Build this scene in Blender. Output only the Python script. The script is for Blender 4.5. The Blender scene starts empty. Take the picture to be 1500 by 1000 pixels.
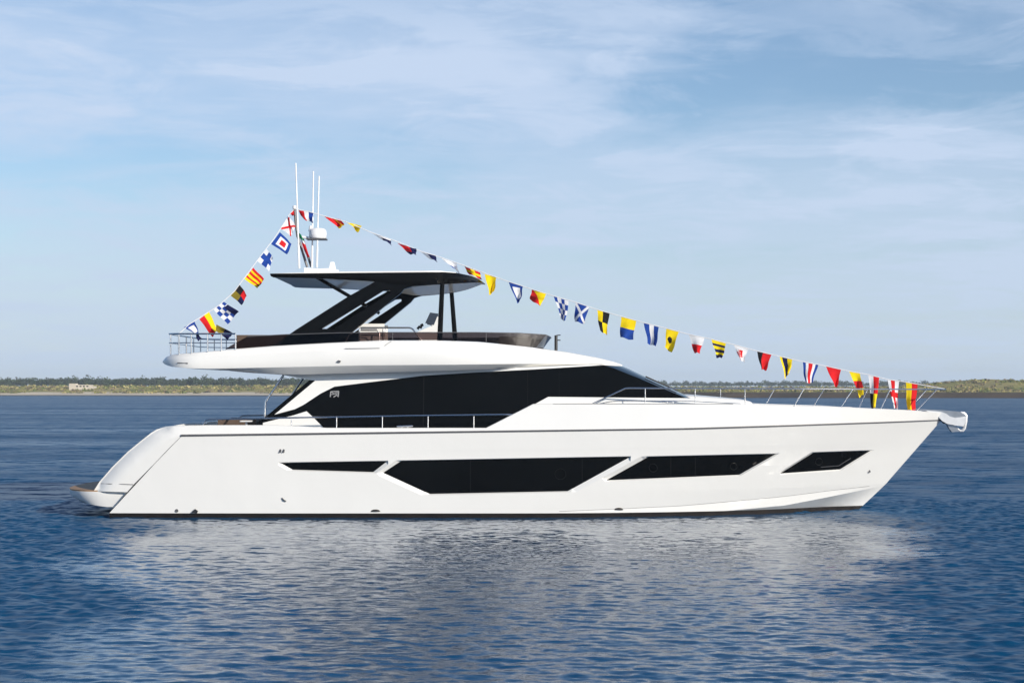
import bpy, math, random
import numpy as np
from mathutils import Vector, Matrix
from mathutils.geometry import delaunay_2d_cdt

random.seed(7)
RNG = np.random.default_rng(11)
SC = bpy.context.scene
COL = SC.collection

# ------------------------------------------------------------------ camera, sky, sun, exposure
F = 2435.0            # focal length in photo pixels (photo 1500 x 1000)
CAMZ, CAMY, HOR = 3.15, -43.0, 566.0
cam_d = bpy.data.cameras.new("camera")
cam = bpy.data.objects.new("camera", cam_d)
COL.objects.link(cam)
cam.location = (0, CAMY, CAMZ)
cam.rotation_euler = (math.radians(90), 0, 0)
cam_d.sensor_width = 36.0
cam_d.lens = F / 1500.0 * 36.0
cam_d.shift_y = (HOR - 500.0) / 1500.0
cam_d.clip_start = 0.5
cam_d.clip_end = 20000
SC.camera = cam

SUN_EL, SUN_AZ = math.radians(22), math.radians(180 - 46)     # azimuth from +Y towards +X: behind the camera, to its right
world = bpy.data.worlds.new("World")
SC.world = world
world.use_nodes = True
nt = world.node_tree
nt.nodes.clear()
N, L = nt.nodes.new, nt.links.new
out = N("ShaderNodeOutputWorld")
sky = N("ShaderNodeTexSky")
sky.sky_type = 'NISHITA'
sky.sun_disc = False
sky.sun_elevation = SUN_EL
sky.sun_rotation = SUN_AZ
sky.air_density = 1.0
sky.dust_density = 0.3
sky.ozone_density = 4.0
bg = N("ShaderNodeBackground")
bg.inputs[1].default_value = 0.12
L(sky.outputs[0], bg.inputs[0])
tc = N("ShaderNodeTexCoord")
sep = N("ShaderNodeSeparateXYZ")
L(tc.outputs['Generated'], sep.inputs[0])
def wmath(op, a, b=None, c=None):
    n = N("ShaderNodeMath"); n.operation = op
    for i, v in enumerate((a, b, c)):
        if v is None: continue
        if isinstance(v, (int, float)): n.inputs[i].default_value = v
        else: L(v, n.inputs[i])
    return n.outputs[0]
# clouds on a flat layer overhead: direction / height
den = wmath('ADD', wmath('MAXIMUM', sep.outputs[2], 0.0), 0.11)
cx = wmath('DIVIDE', sep.outputs[0], den)
cy = wmath('DIVIDE', sep.outputs[1], den)
cmb = N("ShaderNodeCombineXYZ")
L(cx, cmb.inputs[0]); L(cy, cmb.inputs[1])
def cloud(scale, detail, rough, lo, hi, off, dist=0.0, st=(1, 1, 1)):
    mp = N("ShaderNodeMapping")
    mp.inputs['Location'].default_value = off
    mp.inputs['Scale'].default_value = st
    L(cmb.outputs[0], mp.inputs[0])
    n = N("ShaderNodeTexNoise")
    n.inputs['Scale'].default_value = scale
    n.inputs['Detail'].default_value = detail
    n.inputs['Roughness'].default_value = rough
    n.inputs['Distortion'].default_value = dist
    L(mp.outputs[0], n.inputs['Vector'])
    r = N("ShaderNodeMapRange")
    r.interpolation_type = 'SMOOTHSTEP'
    r.inputs[1].default_value = lo; r.inputs[2].default_value = hi
    L(n.outputs['Fac'], r.inputs[0])
    return r.outputs[0]
c1 = cloud(0.95, 8, 0.58, 0.36, 0.58, (1.39, -1.86, 4.88), 0.25)
c2 = cloud(2.6, 9, 0.64, 0.46, 0.62, (2.72, -7.7, 0), 0.6)
c3 = cloud(2.2, 7, 0.6, 0.50, 0.68, (-3.17, -6.28, 3.0), 0.4, (0.45, 1.0, 1))
cl = wmath('MINIMUM', wmath('ADD', wmath('ADD', wmath('MULTIPLY', c1, 0.50), wmath('MULTIPLY', c2, 0.28)), wmath('ADD', wmath('MULTIPLY', c3, 0.38), 0.10)), 0.95)
# thinner veil up high away from the view, so the water still mirrors blue sky
up = N("ShaderNodeMapRange"); up.inputs[1].default_value = 0.20; up.inputs[2].default_value = 0.29
up.inputs[3].default_value = 1.0; up.inputs[4].default_value = 0.06
L(sep.outputs[2], up.inputs[0])
cl = wmath('MULTIPLY', cl, up.outputs[0])
cbg = N("ShaderNodeBackground")
cbg.inputs[0].default_value = (0.585, 0.705, 0.90, 1)
cbg.inputs[1].default_value = 1.0
mix = N("ShaderNodeMixShader")
L(cl, mix.inputs[0]); L(bg.outputs[0], mix.inputs[1]); L(cbg.outputs[0], mix.inputs[2])
# pale sea haze low over the horizon
hr = N("ShaderNodeMapRange"); hr.interpolation_type = 'SMOOTHSTEP'
hr.inputs[1].default_value = -0.01; hr.inputs[2].default_value = 0.17; hr.inputs[3].default_value = 0.85; hr.inputs[4].default_value = 0.0
L(sep.outputs[2], hr.inputs[0])
hbg = N("ShaderNodeBackground"); hbg.inputs[0].default_value = (0.56, 0.675, 0.82, 1)
mix2 = N("ShaderNodeMixShader")
L(hr.outputs[0], mix2.inputs[0]); L(mix.outputs[0], mix2.inputs[1]); L(hbg.outputs[0], mix2.inputs[2])
L(mix2.outputs[0], out.inputs[0])

sun_d = bpy.data.lights.new("sun", 'SUN')
sun_d.energy = 4.95
sun_d.angle = math.radians(0.5)
sun_d.color = (1.0, 0.925, 0.81)
sun = bpy.data.objects.new("sun", sun_d)
COL.objects.link(sun)
SDIR = Vector((math.sin(SUN_AZ) * math.cos(SUN_EL), math.cos(SUN_AZ) * math.cos(SUN_EL), math.sin(SUN_EL)))
sun.rotation_euler = SDIR.to_track_quat('Z', 'Y').to_euler()
sun.location = SDIR * 60

vs = SC.view_settings
vs.view_transform = 'Standard'; vs.look = 'None'; vs.exposure = 0.0; vs.gamma = 1.0
vs.use_curve_mapping = False

# ------------------------------------------------------------------ materials
def mat(name, color, rough=0.5, metal=0.0, spec=0.5, coat=0.0, noise=None, bump=None, ior=1.5):
    m = bpy.data.materials.new(name); m.use_nodes = True
    t = m.node_tree; p = t.nodes["Principled BSDF"]
    p.inputs['Base Color'].default_value = (*color, 1)
    p.inputs['Roughness'].default_value = rough
    p.inputs['Metallic'].default_value = metal
    p.inputs['Specular IOR Level'].default_value = spec
    p.inputs['IOR'].default_value = ior
    p.inputs['Coat Weight'].default_value = coat
    p.inputs['Coat Roughness'].default_value = 0.05
    geo = None
    if noise or bump:
        geo = t.nodes.new("ShaderNodeNewGeometry")
    if noise:
        scale, amt = noise
        n = t.nodes.new("ShaderNodeTexNoise"); n.inputs['Scale'].default_value = scale; n.inputs['Detail'].default_value = 5
        t.links.new(geo.outputs['Position'], n.inputs['Vector'])
        r = t.nodes.new("ShaderNodeMapRange")
        r.inputs[1].default_value = 0.3; r.inputs[2].default_value = 0.7
        r.inputs[3].default_value = 1 - amt; r.inputs[4].default_value = 1 + amt
        t.links.new(n.outputs['Fac'], r.inputs[0])
        v = t.nodes.new("ShaderNodeVectorMath"); v.operation = 'SCALE'
        v.inputs[0].default_value = color
        t.links.new(r.outputs[0], v.inputs['Scale'])
        t.links.new(v.outputs[0], p.inputs['Base Color'])
    if bump:
        scale, dist = bump
        n = t.nodes.new("ShaderNodeTexNoise"); n.inputs['Scale'].default_value = scale; n.inputs['Detail'].default_value = 3
        t.links.new(geo.outputs['Position'], n.inputs['Vector'])
        b = t.nodes.new("ShaderNodeBump"); b.inputs['Distance'].default_value = dist; b.inputs['Strength'].default_value = 1.0
        t.links.new(n.outputs['Fac'], b.inputs['Height'])
        t.links.new(b.outputs[0], p.inputs['Normal'])
    return m

M = {}
M['gel'] = mat('white_gelcoat', (0.80, 0.79, 0.76), 0.28, coat=0.55, noise=(0.7, 0.012), bump=(1.1, 0.012))
M['gel_deck'] = mat('white_deck', (0.78, 0.775, 0.755), 0.55, noise=(6, 0.03))
M['black'] = mat('black_gloss_paint', (0.003, 0.003, 0.003), 0.13, spec=0.10, noise=(3, 0.1))
M['boot'] = mat('antifouling', (0.014, 0.010, 0.008), 0.55, noise=(4, 0.35))
M['glass'] = mat('dark_tinted_glass', (0.0025, 0.003, 0.0035), 0.03, spec=0.06, noise=(0.6, 0.2))
M['line'] = mat('rubbing_strake', (0.10, 0.10, 0.105), 0.35, noise=(5, 0.1))
M['seam'] = mat('panel_seam', (0.16, 0.16, 0.165), 0.6, noise=(5, 0.1))
M['mullion'] = mat('window_mullion', (0.008, 0.008, 0.0085), 0.3, spec=0.12, noise=(5, 0.1))
M['steel'] = mat('polished_steel', (0.66, 0.66, 0.67), 0.25, metal=1.0, noise=(8, 0.05))
M['bed'] = mat('brushed_steel', (0.40, 0.42, 0.45), 0.3, metal=0.8, noise=(8, 0.1))
M['plate'] = mat('bright_steel', (0.78, 0.78, 0.78), 0.3, metal=0.35, noise=(8, 0.05))
M['emblem'] = mat('grey_emblem', (0.30, 0.30, 0.31), 0.5, noise=(5, 0.05))
M['dark'] = mat('dark_rubber', (0.02, 0.02, 0.022), 0.5, noise=(6, 0.2))
M['white'] = mat('white_paint', (0.82, 0.82, 0.82), 0.35, noise=(5, 0.02))
M['teak'] = mat('teak', (0.33, 0.19, 0.09), 0.6, noise=(9, 0.2))
M['brown'] = mat('brown_upholstery', (0.10, 0.065, 0.045), 0.7, noise=(9, 0.15))
M['grey'] = mat('grey_fabric', (0.32, 0.32, 0.33), 0.8, noise=(9, 0.1))
M['soft_top'] = mat('grey_blue_lining', (0.30, 0.38, 0.46), 0.4, noise=(2, 0.08))
M['screen'] = mat('screen_glass', (0.03, 0.04, 0.06), 0.1, noise=(9, 0.1))
def see_through(name, tint, gloss_rough=0.03):
    m = bpy.data.materials.new(name); m.use_nodes = True
    t = m.node_tree; t.nodes.clear()
    o = t.nodes.new("ShaderNodeOutputMaterial")
    tr = t.nodes.new("ShaderNodeBsdfTransparent"); tr.inputs[0].default_value = (*tint, 1)
    gl = t.nodes.new("ShaderNodeBsdfGlossy"); gl.inputs['Roughness'].default_value = gloss_rough
    fr = t.nodes.new("ShaderNodeFresnel"); fr.inputs[0].default_value = 1.5
    mx = t.nodes.new("ShaderNodeMixShader")
    t.links.new(fr.outputs[0], mx.inputs[0]); t.links.new(tr.outputs[0], mx.inputs[1]); t.links.new(gl.outputs[0], mx.inputs[2])
    t.links.new(mx.outputs[0], o.inputs[0])
    return m
M['tint'] = see_through('smoked_acrylic', (0.115, 0.08, 0.075))
def cloth(name, c):
    m = bpy.data.materials.new(name); m.use_nodes = True
    t = m.node_tree; p = t.nodes["Principled BSDF"]
    p.inputs['Roughness'].default_value = 0.85
    p.inputs['Specular IOR Level'].default_value = 0.15
    g = t.nodes.new("ShaderNodeNewGeometry")
    n = t.nodes.new("ShaderNodeTexNoise"); n.inputs['Scale'].default_value = 7
    t.links.new(g.outputs['Position'], n.inputs['Vector'])
    r = t.nodes.new("ShaderNodeMapRange"); r.inputs[3].default_value = 0.85; r.inputs[4].default_value = 1.12
    t.links.new(n.outputs['Fac'], r.inputs[0])
    v = t.nodes.new("ShaderNodeVectorMath"); v.operation = 'SCALE'; v.inputs[0].default_value = c
    t.links.new(r.outputs[0], v.inputs['Scale']); t.links.new(v.outputs[0], p.inputs['Base Color'])
    tl = t.nodes.new("ShaderNodeBsdfTranslucent")
    t.links.new(v.outputs[0], tl.inputs[0])
    mx = t.nodes.new("ShaderNodeMixShader"); mx.inputs[0].default_value = 0.25
    t.links.new(p.outputs[0], mx.inputs[1]); t.links.new(tl.outputs[0], mx.inputs[2])
    t.links.new(mx.outputs[0], t.nodes["Material Output"].inputs[0])
    return m
CL = {'r': cloth('red_cloth', (0.72, 0.018, 0.022)), 'y': cloth('yellow_cloth', (0.95, 0.70, 0.01)), 'b': cloth('blue_cloth', (0.018, 0.065, 0.33)),
      'n': cloth('navy_cloth', (0.012, 0.016, 0.075)), 'w': cloth('white_cloth', (0.84, 0.84, 0.85)), 'k': cloth('black_cloth', (0.016, 0.016, 0.018)),
      'g': cloth('green_cloth', (0.01, 0.22, 0.09)), 'o': cloth('olive_cloth', (0.22, 0.17, 0.02))}

# ------------------------------------------------------------------ mesh helpers
def link(name, me, mats, parent=None):
    o = bpy.data.objects.new(name, me)
    for m in mats: me.materials.append(m)
    COL.objects.link(o)
    if parent: o.parent = parent
    return o

class MB:
    def __init__(s): s.v = []; s.f = []; s.m = []
    def add(s, vs, fs, mi=0):
        b = len(s.v); s.v += [tuple(map(float, v)) for v in vs]
        s.f += [tuple(i + b for i in f) for f in fs]; s.m += [mi] * len(fs)
    def grid(s, rows, mi=0, flip=False, closed=False):
        nr, nc = len(rows), len(rows[0])
        vs = [p for r in rows for p in r]; fs = []
        for i in range(nr - 1):
            for j in range(nc if closed else nc - 1):
                k = (j + 1) % nc
                q = (i * nc + j, i * nc + k, (i + 1) * nc + k, (i + 1) * nc + j)
                fs.append(q[::-1] if flip else q)
        s.add(vs, fs, mi)
    def tube(s, pts, r, mi=0, n=8, cap=True):
        pts = [Vector(p) for p in pts]; rows = []
        rs = r if isinstance(r, (list, tuple)) else [r] * len(pts)
        u = None
        for i, p in enumerate(pts):
            a = pts[max(i - 1, 0)]; b = pts[min(i + 1, len(pts) - 1)]
            d = (b - a).normalized()
            if u is None:
                u = d.cross(Vector((0, 0, 1)) if abs(d.z) < 0.9 else Vector((0, 1, 0))).normalized()
            else:
                u = (u - d * u.dot(d)).normalized()
            w = d.cross(u)
            rows.append([p + (u * math.cos(2 * math.pi * k / n) + w * math.sin(2 * math.pi * k / n)) * rs[i] for k in range(n)])
        s.grid(rows, mi, closed=True)
        if cap:
            s.add(rows[0], [tuple(range(n))], mi); s.add(rows[-1], [tuple(range(n))[::-1]], mi)
    def box(s, c, d, mi=0, rz=0.0, ry=0.0):
        R = Matrix.Rotation(rz, 3, 'Z') @ Matrix.Rotation(ry, 3, 'Y'); c = Vector(c)
        vs = [c + R @ Vector((sx * d[0] / 2, sy * d[1] / 2, sz * d[2] / 2)) for sx in (-1, 1) for sy in (-1, 1) for sz in (-1, 1)]
        s.add(vs, [(0, 1, 3, 2), (4, 6, 7, 5), (0, 4, 5, 1), (2, 3, 7, 6), (0, 2, 6, 4), (1, 5, 7, 3)], mi)
    def prism(s, poly, y0, y1, mi=0):            # poly: list of (x, z)
        n = len(poly)
        pts = [Vector((a, b, 0)) for a, b in poly]
        area = sum(poly[i][0] * poly[(i + 1) % n][1] - poly[(i + 1) % n][0] * poly[i][1] for i in range(n))
        if area < 0: poly = poly[::-1]
        vs = [(a, y0, b) for a, b in poly] + [(a, y1, b) for a, b in poly]
        fs = [tuple(range(n)), tuple(range(2 * n - 1, n - 1, -1))] + [(i, i + n, (i + 1) % n + n, (i + 1) % n) for i in range(n)]
        fs = [f[::-1] if k > 1 else f for k, f in enumerate(fs)]
        s.add(vs, fs, mi)
    def mirror(s):
        n = len(s.v)
        s.v += [(x, -y, z) for x, y, z in s.v]
        k = len(s.f)
        s.f += [tuple(i + n for i in f)[::-1] for f in s.f[:k]]; s.m += s.m[:k]
    def build(s, name, mats, parent=None, angle=35, bevel=None, origin=None):
        me = bpy.data.meshes.new(name)
        vs = s.v
        if origin is not None:
            vs = [(x - origin[0], y - origin[1], z - origin[2]) for x, y, z in vs]
        me.from_pydata(vs, [], s.f)
        me.polygons.foreach_set('material_index', s.m)
        me.polygons.foreach_set('use_smooth', [True] * len(s.f))
        me.update()
        me.set_sharp_from_angle(angle=math.radians(angle))
        o = link(name, me, mats if isinstance(mats, (list, tuple)) else [mats], parent)
        if origin is not None: o.location = origin
        if bevel:
            b = o.modifiers.new('bevel', 'BEVEL'); b.width = bevel; b.segments = 2; b.limit_method = 'ANGLE'; b.angle_limit = math.radians(40)
        return o

def build_sides(mb, name, mats, parent=None, **k):
    o = mb.build(name, mats, parent, **k)
    m2 = MB(); m2.v = [(x, -y, z) for x, y, z in mb.v]; m2.f = [f[::-1] for f in mb.f]; m2.m = list(mb.m)
    m2.build(name, mats, parent, **k)
    return o

def empty(name, loc=(0, 0, 0)):
    o = bpy.data.objects.new(name, None); o.location = loc; o.empty_display_size = 0.5
    COL.objects.link(o); return o
def tag(o, label=None, cat=None, group=None, kind=None):
    if label: o['label'] = label
    if cat: o['category'] = cat
    if group: o['group'] = group
    if kind: o['kind'] = kind
    return o

def W(px, py, Y):                                 # photo measurement at a known distance -> metres
    d = Y - CAMY
    return Vector(((px - 750) * d / F, Y, CAMZ + (HOR - py) * d / F))
def proj(X, Y, Z):
    d = Y - CAMY
    return 750 + X * F / d, HOR - (Z - CAMZ) * F / d
def interp(x, xs, ys): return np.interp(x, xs, ys)

def surf(h):                                      # side surface given by half-beam h(X, Z)
    def S(px, py):
        px = np.asarray(px, float); py = np.asarray(py, float)
        Y = np.full(px.shape, -2.3)
        for _ in range(14):
            d = Y - CAMY
            X = (px - 750) * d / F; Z = CAMZ + (HOR - py) * d / F
            Y = 0.5 * Y + 0.5 * (-h(X, Z))
        for _ in range(6):
            d = Y - CAMY
            X = (px - 750) * d / F; Z = CAMZ + (HOR - py) * d / F
            Y = -h(X, Z)
        return np.stack([X, Y, Z], -1)
    return S

def inside(pts, poly):
    x, y = pts[:, 0], pts[:, 1]; r = np.zeros(len(pts), bool); n = len(poly)
    for i in range(n):
        x0, y0 = poly[i]; x1, y1 = poly[(i + 1) % n]
        if y0 == y1: continue
        c = ((y0 > y) != (y1 > y)) & (x < (x1 - x0) * (y - y0) / (y1 - y0) + x0)
        r ^= c
    return r
def polydist(pts, poly, closed=True):
    pts = np.asarray(pts, float); best = np.full(len(pts), 1e9); n = len(poly)
    for i in range(n if closed else n - 1):
        a = np.array(poly[i], float); b = np.array(poly[(i + 1) % n], float)
        ab = b - a; t = np.clip(((pts - a) @ ab) / max(ab @ ab, 1e-9), 0, 1)
        best = np.minimum(best, np.linalg.norm(pts - (a + t[:, None] * ab), axis=1))
    return best
def offset_poly(poly, ds):                        # move each edge outwards by its own distance
    n = len(poly); P = [np.array(p, float) for p in poly]
    area = sum(P[i][0] * P[(i + 1) % n][1] - P[(i + 1) % n][0] * P[i][1] for i in range(n))
    sg = 1 if area > 0 else -1
    ln = []
    for i in range(n):
        a, b = P[i], P[(i + 1) % n]; d = (b - a) / np.linalg.norm(b - a)
        nrm = np.array([d[1], -d[0]]) * sg
        ln.append((a + nrm * ds[i], d))
    res = []
    for i in range(n):
        (a, d), (b, e) = ln[i - 1], ln[i]
        det = d[0] * -e[1] + e[0] * d[1]
        r = b - a
        t = (r[0] * -e[1] + e[0] * r[1]) / det
        res.append(tuple(a + t * d))
    return res

def panel(name, outline, h, mats, parent, lines=(), holes=(), step=(9, 6), sides=(1, -1), shade_h=None, bezel_depth=0.07, off=0.0):
    """Triangulated side panel: outline traced, depth from the half-beam function h; holes = list of (outer, inner) for recessed windows."""
    hf = lambda X, Z: h(X, Z) + off
    S = surf(hf)
    V = []; E = []
    def addpoly(p, closed=True):
        b = len(V); V.extend([tuple(map(float, q)) for q in p]); n = len(p)
        E.extend([(b + i, b + (i + 1) % n) for i in range(n if closed else n - 1)])
    def dens(p, closed, s=8.0):
        r = []; n = len(p)
        for i in range(n if closed else n - 1):
            a = np.array(p[i], float); b = np.array(p[(i + 1) % n], float)
            k = max(1, int(np.linalg.norm(b - a) / s))
            r += [tuple(a + (b - a) * j / k) for j in range(k)]
        if not closed: r.append(tuple(p[-1]))
        return r
    out = dens(outline, True); addpoly(out)
    for l in lines: addpoly(dens(l, False), False)
    hs = [(dens(o, True), dens(i, True)) for o, i in holes]
    for o, i in hs: addpoly(o); addpoly(i)
    xs = np.array([p[0] for p in out]); ys = np.array([p[1] for p in out])
    gx, gy = np.meshgrid(np.arange(xs.min() + 2, xs.max(), step[0]), np.arange(ys.min() + 1.5, ys.max(), step[1]))
    g = np.stack([gx.ravel(), gy.ravel()], -1)
    g = g[inside(g, out) & (polydist(g, out) > 1.5)]
    for o, i in hs: g = g[(polydist(g, o) > 1.5) & ~inside(g, o)]
    for l in lines: g = g[polydist(g, l, False) > 1.5]
    V.extend(map(tuple, g))
    r = delaunay_2d_cdt([Vector(v) for v in V], E, [], 0, 1e-4)
    P = np.array([(v.x, v.y) for v in r[0]]); T = np.array([f for f in r[2] if len(f) == 3])
    c = P[T].mean(1)
    keep = inside(c, out)
    bez = np.zeros(len(T), bool)
    inset = np.zeros(len(P))
    for o, i in hs:
        ci = inside(c, i); keep &= ~ci
        bez |= inside(c, o) & ~ci
        inset[inside(P, i) | (polydist(P, i) < 0.05)] = bezel_depth
    # a point of the recess sits deeper but on the same place of the side
    T = T[keep]; bez = bez[keep]; c = c[keep]
    used = np.unique(T); re = -np.ones(len(P), int); re[used] = np.arange(len(used)); P = P[used]; inset = inset[used]; T = re[T]
    X3 = S(P[:, 0], P[:, 1]); X3[:, 1] += inset
    # orient towards -Y
    fn = np.cross(X3[T[:, 1]] - X3[T[:, 0]], X3[T[:, 2]] - X3[T[:, 0]])
    fl = fn[:, 1] > 0; T[fl] = T[fl][:, ::-1]
    fn = np.cross(X3[T[:, 1]] - X3[T[:, 0]], X3[T[:, 2]] - X3[T[:, 0]])
    fn /= np.maximum(np.linalg.norm(fn, axis=1, keepdims=True), 1e-12)
    # smooth normals from the analytic surface, nudged into each face so that knuckles stay crisp
    q = P[T] + 0.3 * (c[:, None, :] - P[T]); e = 0.25
    qx, qy = q[..., 0], q[..., 1]
    dx = S(qx + e, qy) - S(qx - e, qy); dy = S(qx, qy + e) - S(qx, qy - e)
    nn = np.cross(dx, dy); nn /= np.maximum(np.linalg.norm(nn, axis=-1, keepdims=True), 1e-12)
    nn[nn[..., 1] > 0] *= -1
    bad = bez
    nn[bad] = fn[bad][:, None, :]
    res = []
    allv, allf, alln = [], [], []
    for s in sides:
        v = X3.copy(); t = T; n = nn.copy()
        if s < 0: v[:, 1] *= -1; t = T[:, ::-1]; n = nn[:, ::-1, :].copy(); n[..., 1] *= -1
        b = sum(len(a) for a in allv)
        allv.append(v); allf.append(t + b); alln.append(n.reshape(-1, 3))
    v = np.concatenate(allv); f = np.concatenate(allf); n = np.concatenate(alln)
    me = bpy.data.meshes.new(name)
    me.from_pydata(v.tolist(), [], f.tolist())
    me.polygons.foreach_set('use_smooth', [True] * len(f)); me.update()
    me.normals_split_custom_set(n.tolist())
    return link(name, me, mats if isinstance(mats, list) else [mats], parent)

def smooth01(x): x = np.clip(x, 0, 1); return x * x * (3 - 2 * x)

# ------------------------------------------------------------------ the yacht: hull
yacht = empty('motor_yacht')
tag(yacht, 'large white motor yacht with black windows and flybridge moored side-on on calm blue water', 'yacht')

def Xs(Z): return interp(Z, [-0.9, -0.064, 0.625, 2.302, 2.7], [7.9, 8.93, 9.66, 11.125, 11.47])
XB = [-12, 0.3, 1.7, 4.17, 6.83, 8.15, 9.66, 12]; ZB = [0.06, 0.09, 0.14, 0.225, 0.405, 0.525, 0.625, 0.7]
XB2 = [-12, 3.0, 4.85, 6.83, 8.15, 9.66, 12]; ZB2 = [-0.02, -0.01, 0.05, 0.17, 0.37, 0.60, 0.68]
def zB(X): return interp(X, XB, ZB)
def zB2(X): return interp(X, XB2, ZB2)
def zC(X): return 1.61 + 0.0105 * (X + 3.2)
XD = [-12, -8.03, -0.83, 4.17, 7.6, 9.3, 11.2]; ZD = [1.95, 1.965, 2.06, 2.125, 2.215, 2.25, 2.287]
def zD(X): return interp(X, XD, ZD)
def h_base(X, Z):
    t = np.clip(Z / 2.3, 0, 1.3)
    Lh = 9.9 - 0.95 * t; p = 2.3 + 0.32 * t
    u = np.clip((Xs(Z) - X) / Lh, 0, 1)
    B = 2.62 + 0.13 * t
    B = B * (1 - 0.05 * np.clip((-5 - X) / 6, 0, 1) ** 2)
    return B * (1 - (1 - u) ** p)
def h_hull(X, Z):
    h = h_base(X, Z)
    k = smooth01((X + 4.5) / 3.0) * np.clip((Xs(Z) - X) / 2.0, 0, 1)
    h = h + 0.03 * k * np.maximum(Z - zC(X), 0) - 0.06 * k * np.maximum(zC(X) - Z, 0) * np.clip((Z - 1.2) / 0.4, 0, 1)
    kb = smooth01((X + 1.0) / 4.0) * np.clip((Xs(Z) - X) / 1.2, 0, 1)
    b, b2 = zB(X), zB2(X)
    h = h + kb * (0.26 * np.clip(b - Z, 0, None) - np.where(Z < b2, 1.25 * (b2 - Z), 0))
    h = np.where(Z < 0.05, h - 0.9 * (0.05 - Z), h)
    return np.maximum(h, 0.0)
def h_bul(X, Z):
    return np.maximum(h_hull(X, Z) - 0.28 * np.clip(Z - zD(X), 0, None) * np.clip((Xs(Z) - X) / 1.0, 0, 1), 0.0)

AFT = [(137, 719), (146, 705), (165, 683), (188, 660.5), (207, 645), (221, 634), (230, 628.5), (242, 625), (265, 623.6), (300, 623)]
def line_px(zf, x0, x1, hfun, n=60):
    r = []
    for X in np.linspace(x0, x1, n):
        Z = float(zf(X)); h = float(hfun(np.array([X]), np.array([Z]))[0])
        r.append(proj(X, -h, Z))
    return r
def stem_px(z0, z1, n=14):
    return [proj(float(Xs(z)), 0.0, z) for z in np.linspace(z0, z1, n)]

ZBOOT = 0.075
xd1 = 11.11
for _ in range(20): xd1 = float(Xs(float(zD(xd1))))
Dline = line_px(zD, -8.03, xd1 - 0.02, h_hull)
stem = stem_px(float(zD(xd1)) - 0.02, ZBOOT, 24)
xw = float(Xs(ZBOOT))
bot = line_px(lambda x: ZBOOT, -9.80, xw - 0.03, h_hull, 70)
hull_outline = Dline + stem + bot[::-1]

wins = {
    'a': ([(412, 678), (566, 675.5), (546, 691), (429, 687.5)], [1.2, 5.5, 1.6, 5]),
    'b': ([(588, 675), (922, 669), (831, 719), (630, 723), (562, 692)], [1.2, 7.5, 1.6, 7, 5.5]),
    'c': ([(950, 669), (1136, 665), (1083, 695), (889, 703)], [1.2, 2.0, 2.0, 6.5]),
    'd': ([(1192, 663), (1275, 660), (1231, 687), (1144, 693)], [1.2, 2.0, 2.0, 2.5]),
}
holes = [(offset_poly(p, d), p) for p, d in wins.values()]
Cline = line_px(zC, -3.5, 9.2, h_hull, 60)
Bline = line_px(zB, 0.6, 9.55, h_hull, 50)
B2line = line_px(zB2, 5.4, 9.5, h_hull, 30)
hull = panel('hull', hull_outline, h_hull, M['gel'], yacht, lines=[Cline, Bline, B2line], holes=holes, step=(10, 6.5))

# glazing set into the side, each pane a sub-part of the hull
def ring_on(mb, S, cx, cy, r, side, mi, dy):
    pts = []
    for k in range(25):
        a = 2 * math.pi * k / 24
        p = S(np.array([cx + r * math.cos(a)]), np.array([cy + r * math.sin(a)]))[0]
        pts.append((p[0], (p[1] + dy) * side, p[2]))
    mb.tube(pts, 0.008, mi, 6, False)
def strip_on(mb, S, a, b, w, side, mi, dy, n=8):
    rows = []
    for t in np.linspace(0, 1, n):
        x = a[0] + (b[0] - a[0]) * t; y = a[1] + (b[1] - a[1]) * t
        dx, dyy = b[0] - a[0], b[1] - a[1]; l = math.hypot(dx, dyy); nx, ny = -dyy / l * w / 2, dx / l * w / 2
        P = [S(np.array([x + nx * s]), np.array([y + ny * s]))[0] for s in (-1, 1)]
        rows.append([(p[0], (p[1] + dy) * side, p[2]) for p in P])
    mb.grid(rows, mi)
S_h = surf(h_hull)
mull = {'b': [(689, 673.5, 722), (853, 670.5, 707)], 'c': [(983, 668.5, 699), (1019, 667.7, 698)]}
ports = {'b': [(821, 694, 8)], 'c': [(957, 685, 6), (1075, 683, 5)], 'd': [(1200, 676, 5)]}
for side in (1, -1):
    for k, (p, d) in wins.items():
        o = panel('hull_window', offset_poly(p, [0.4] * len(p)), h_hull, M['glass'], hull, sides=(side,), off=-0.062, step=(14, 9))
        for x, y0, y1 in mull.get(k, []):
            mb = MB(); strip_on(mb, S_h, (x, y0), (x, y1), 1.2, side, 0, 0.055); mb.build('window_mullion', M['mullion'], hull)
        for x, y, r in ports.get(k, []):
            mb = MB(); ring_on(mb, S_h, x, y, r, side, 0, 0.058); mb.build('porthole', M['mullion'], hull)
        if k == 'd':  # glints on the forward pane, put in as thin grey strips
            mb = MB(); strip_on(mb, S_h, (1203, 684), (1229, 682), 0.8, side, 0, 0.055)
            strip_on(mb, S_h, (1229, 682), (1247, 671), 0.8, side, 0, 0.055); mb.build('window_glint', M['line'], hull)

# bottom below the white topsides: boot stripe and keel
mb = MB()
rows = []
for X in np.concatenate([np.linspace(-9.80, 6, 50), np.linspace(6.2, xw, 30)]):
    row = []
    for z in (ZBOOT, 0.03, -0.05, -0.15, -0.3):
        xx = min(X, float(Xs(z)))
        if X <= -9.79: xx = X - (z - ZBOOT) * 0
        hh = float(h_hull(np.array([xx]), np.array([ZBOOT]))[0]) - max(0, ZBOOT - z) * 0.35 - 0.004
        row.append((xx, -max(hh, 0.0), z))
    row.append((min(X, float(Xs(-0.6))), 0.0, -0.7))
    rows.append(row)
mb.grid(rows); mb.mirror()
mb.build('boot_stripe', M['boot'], hull)

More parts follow.
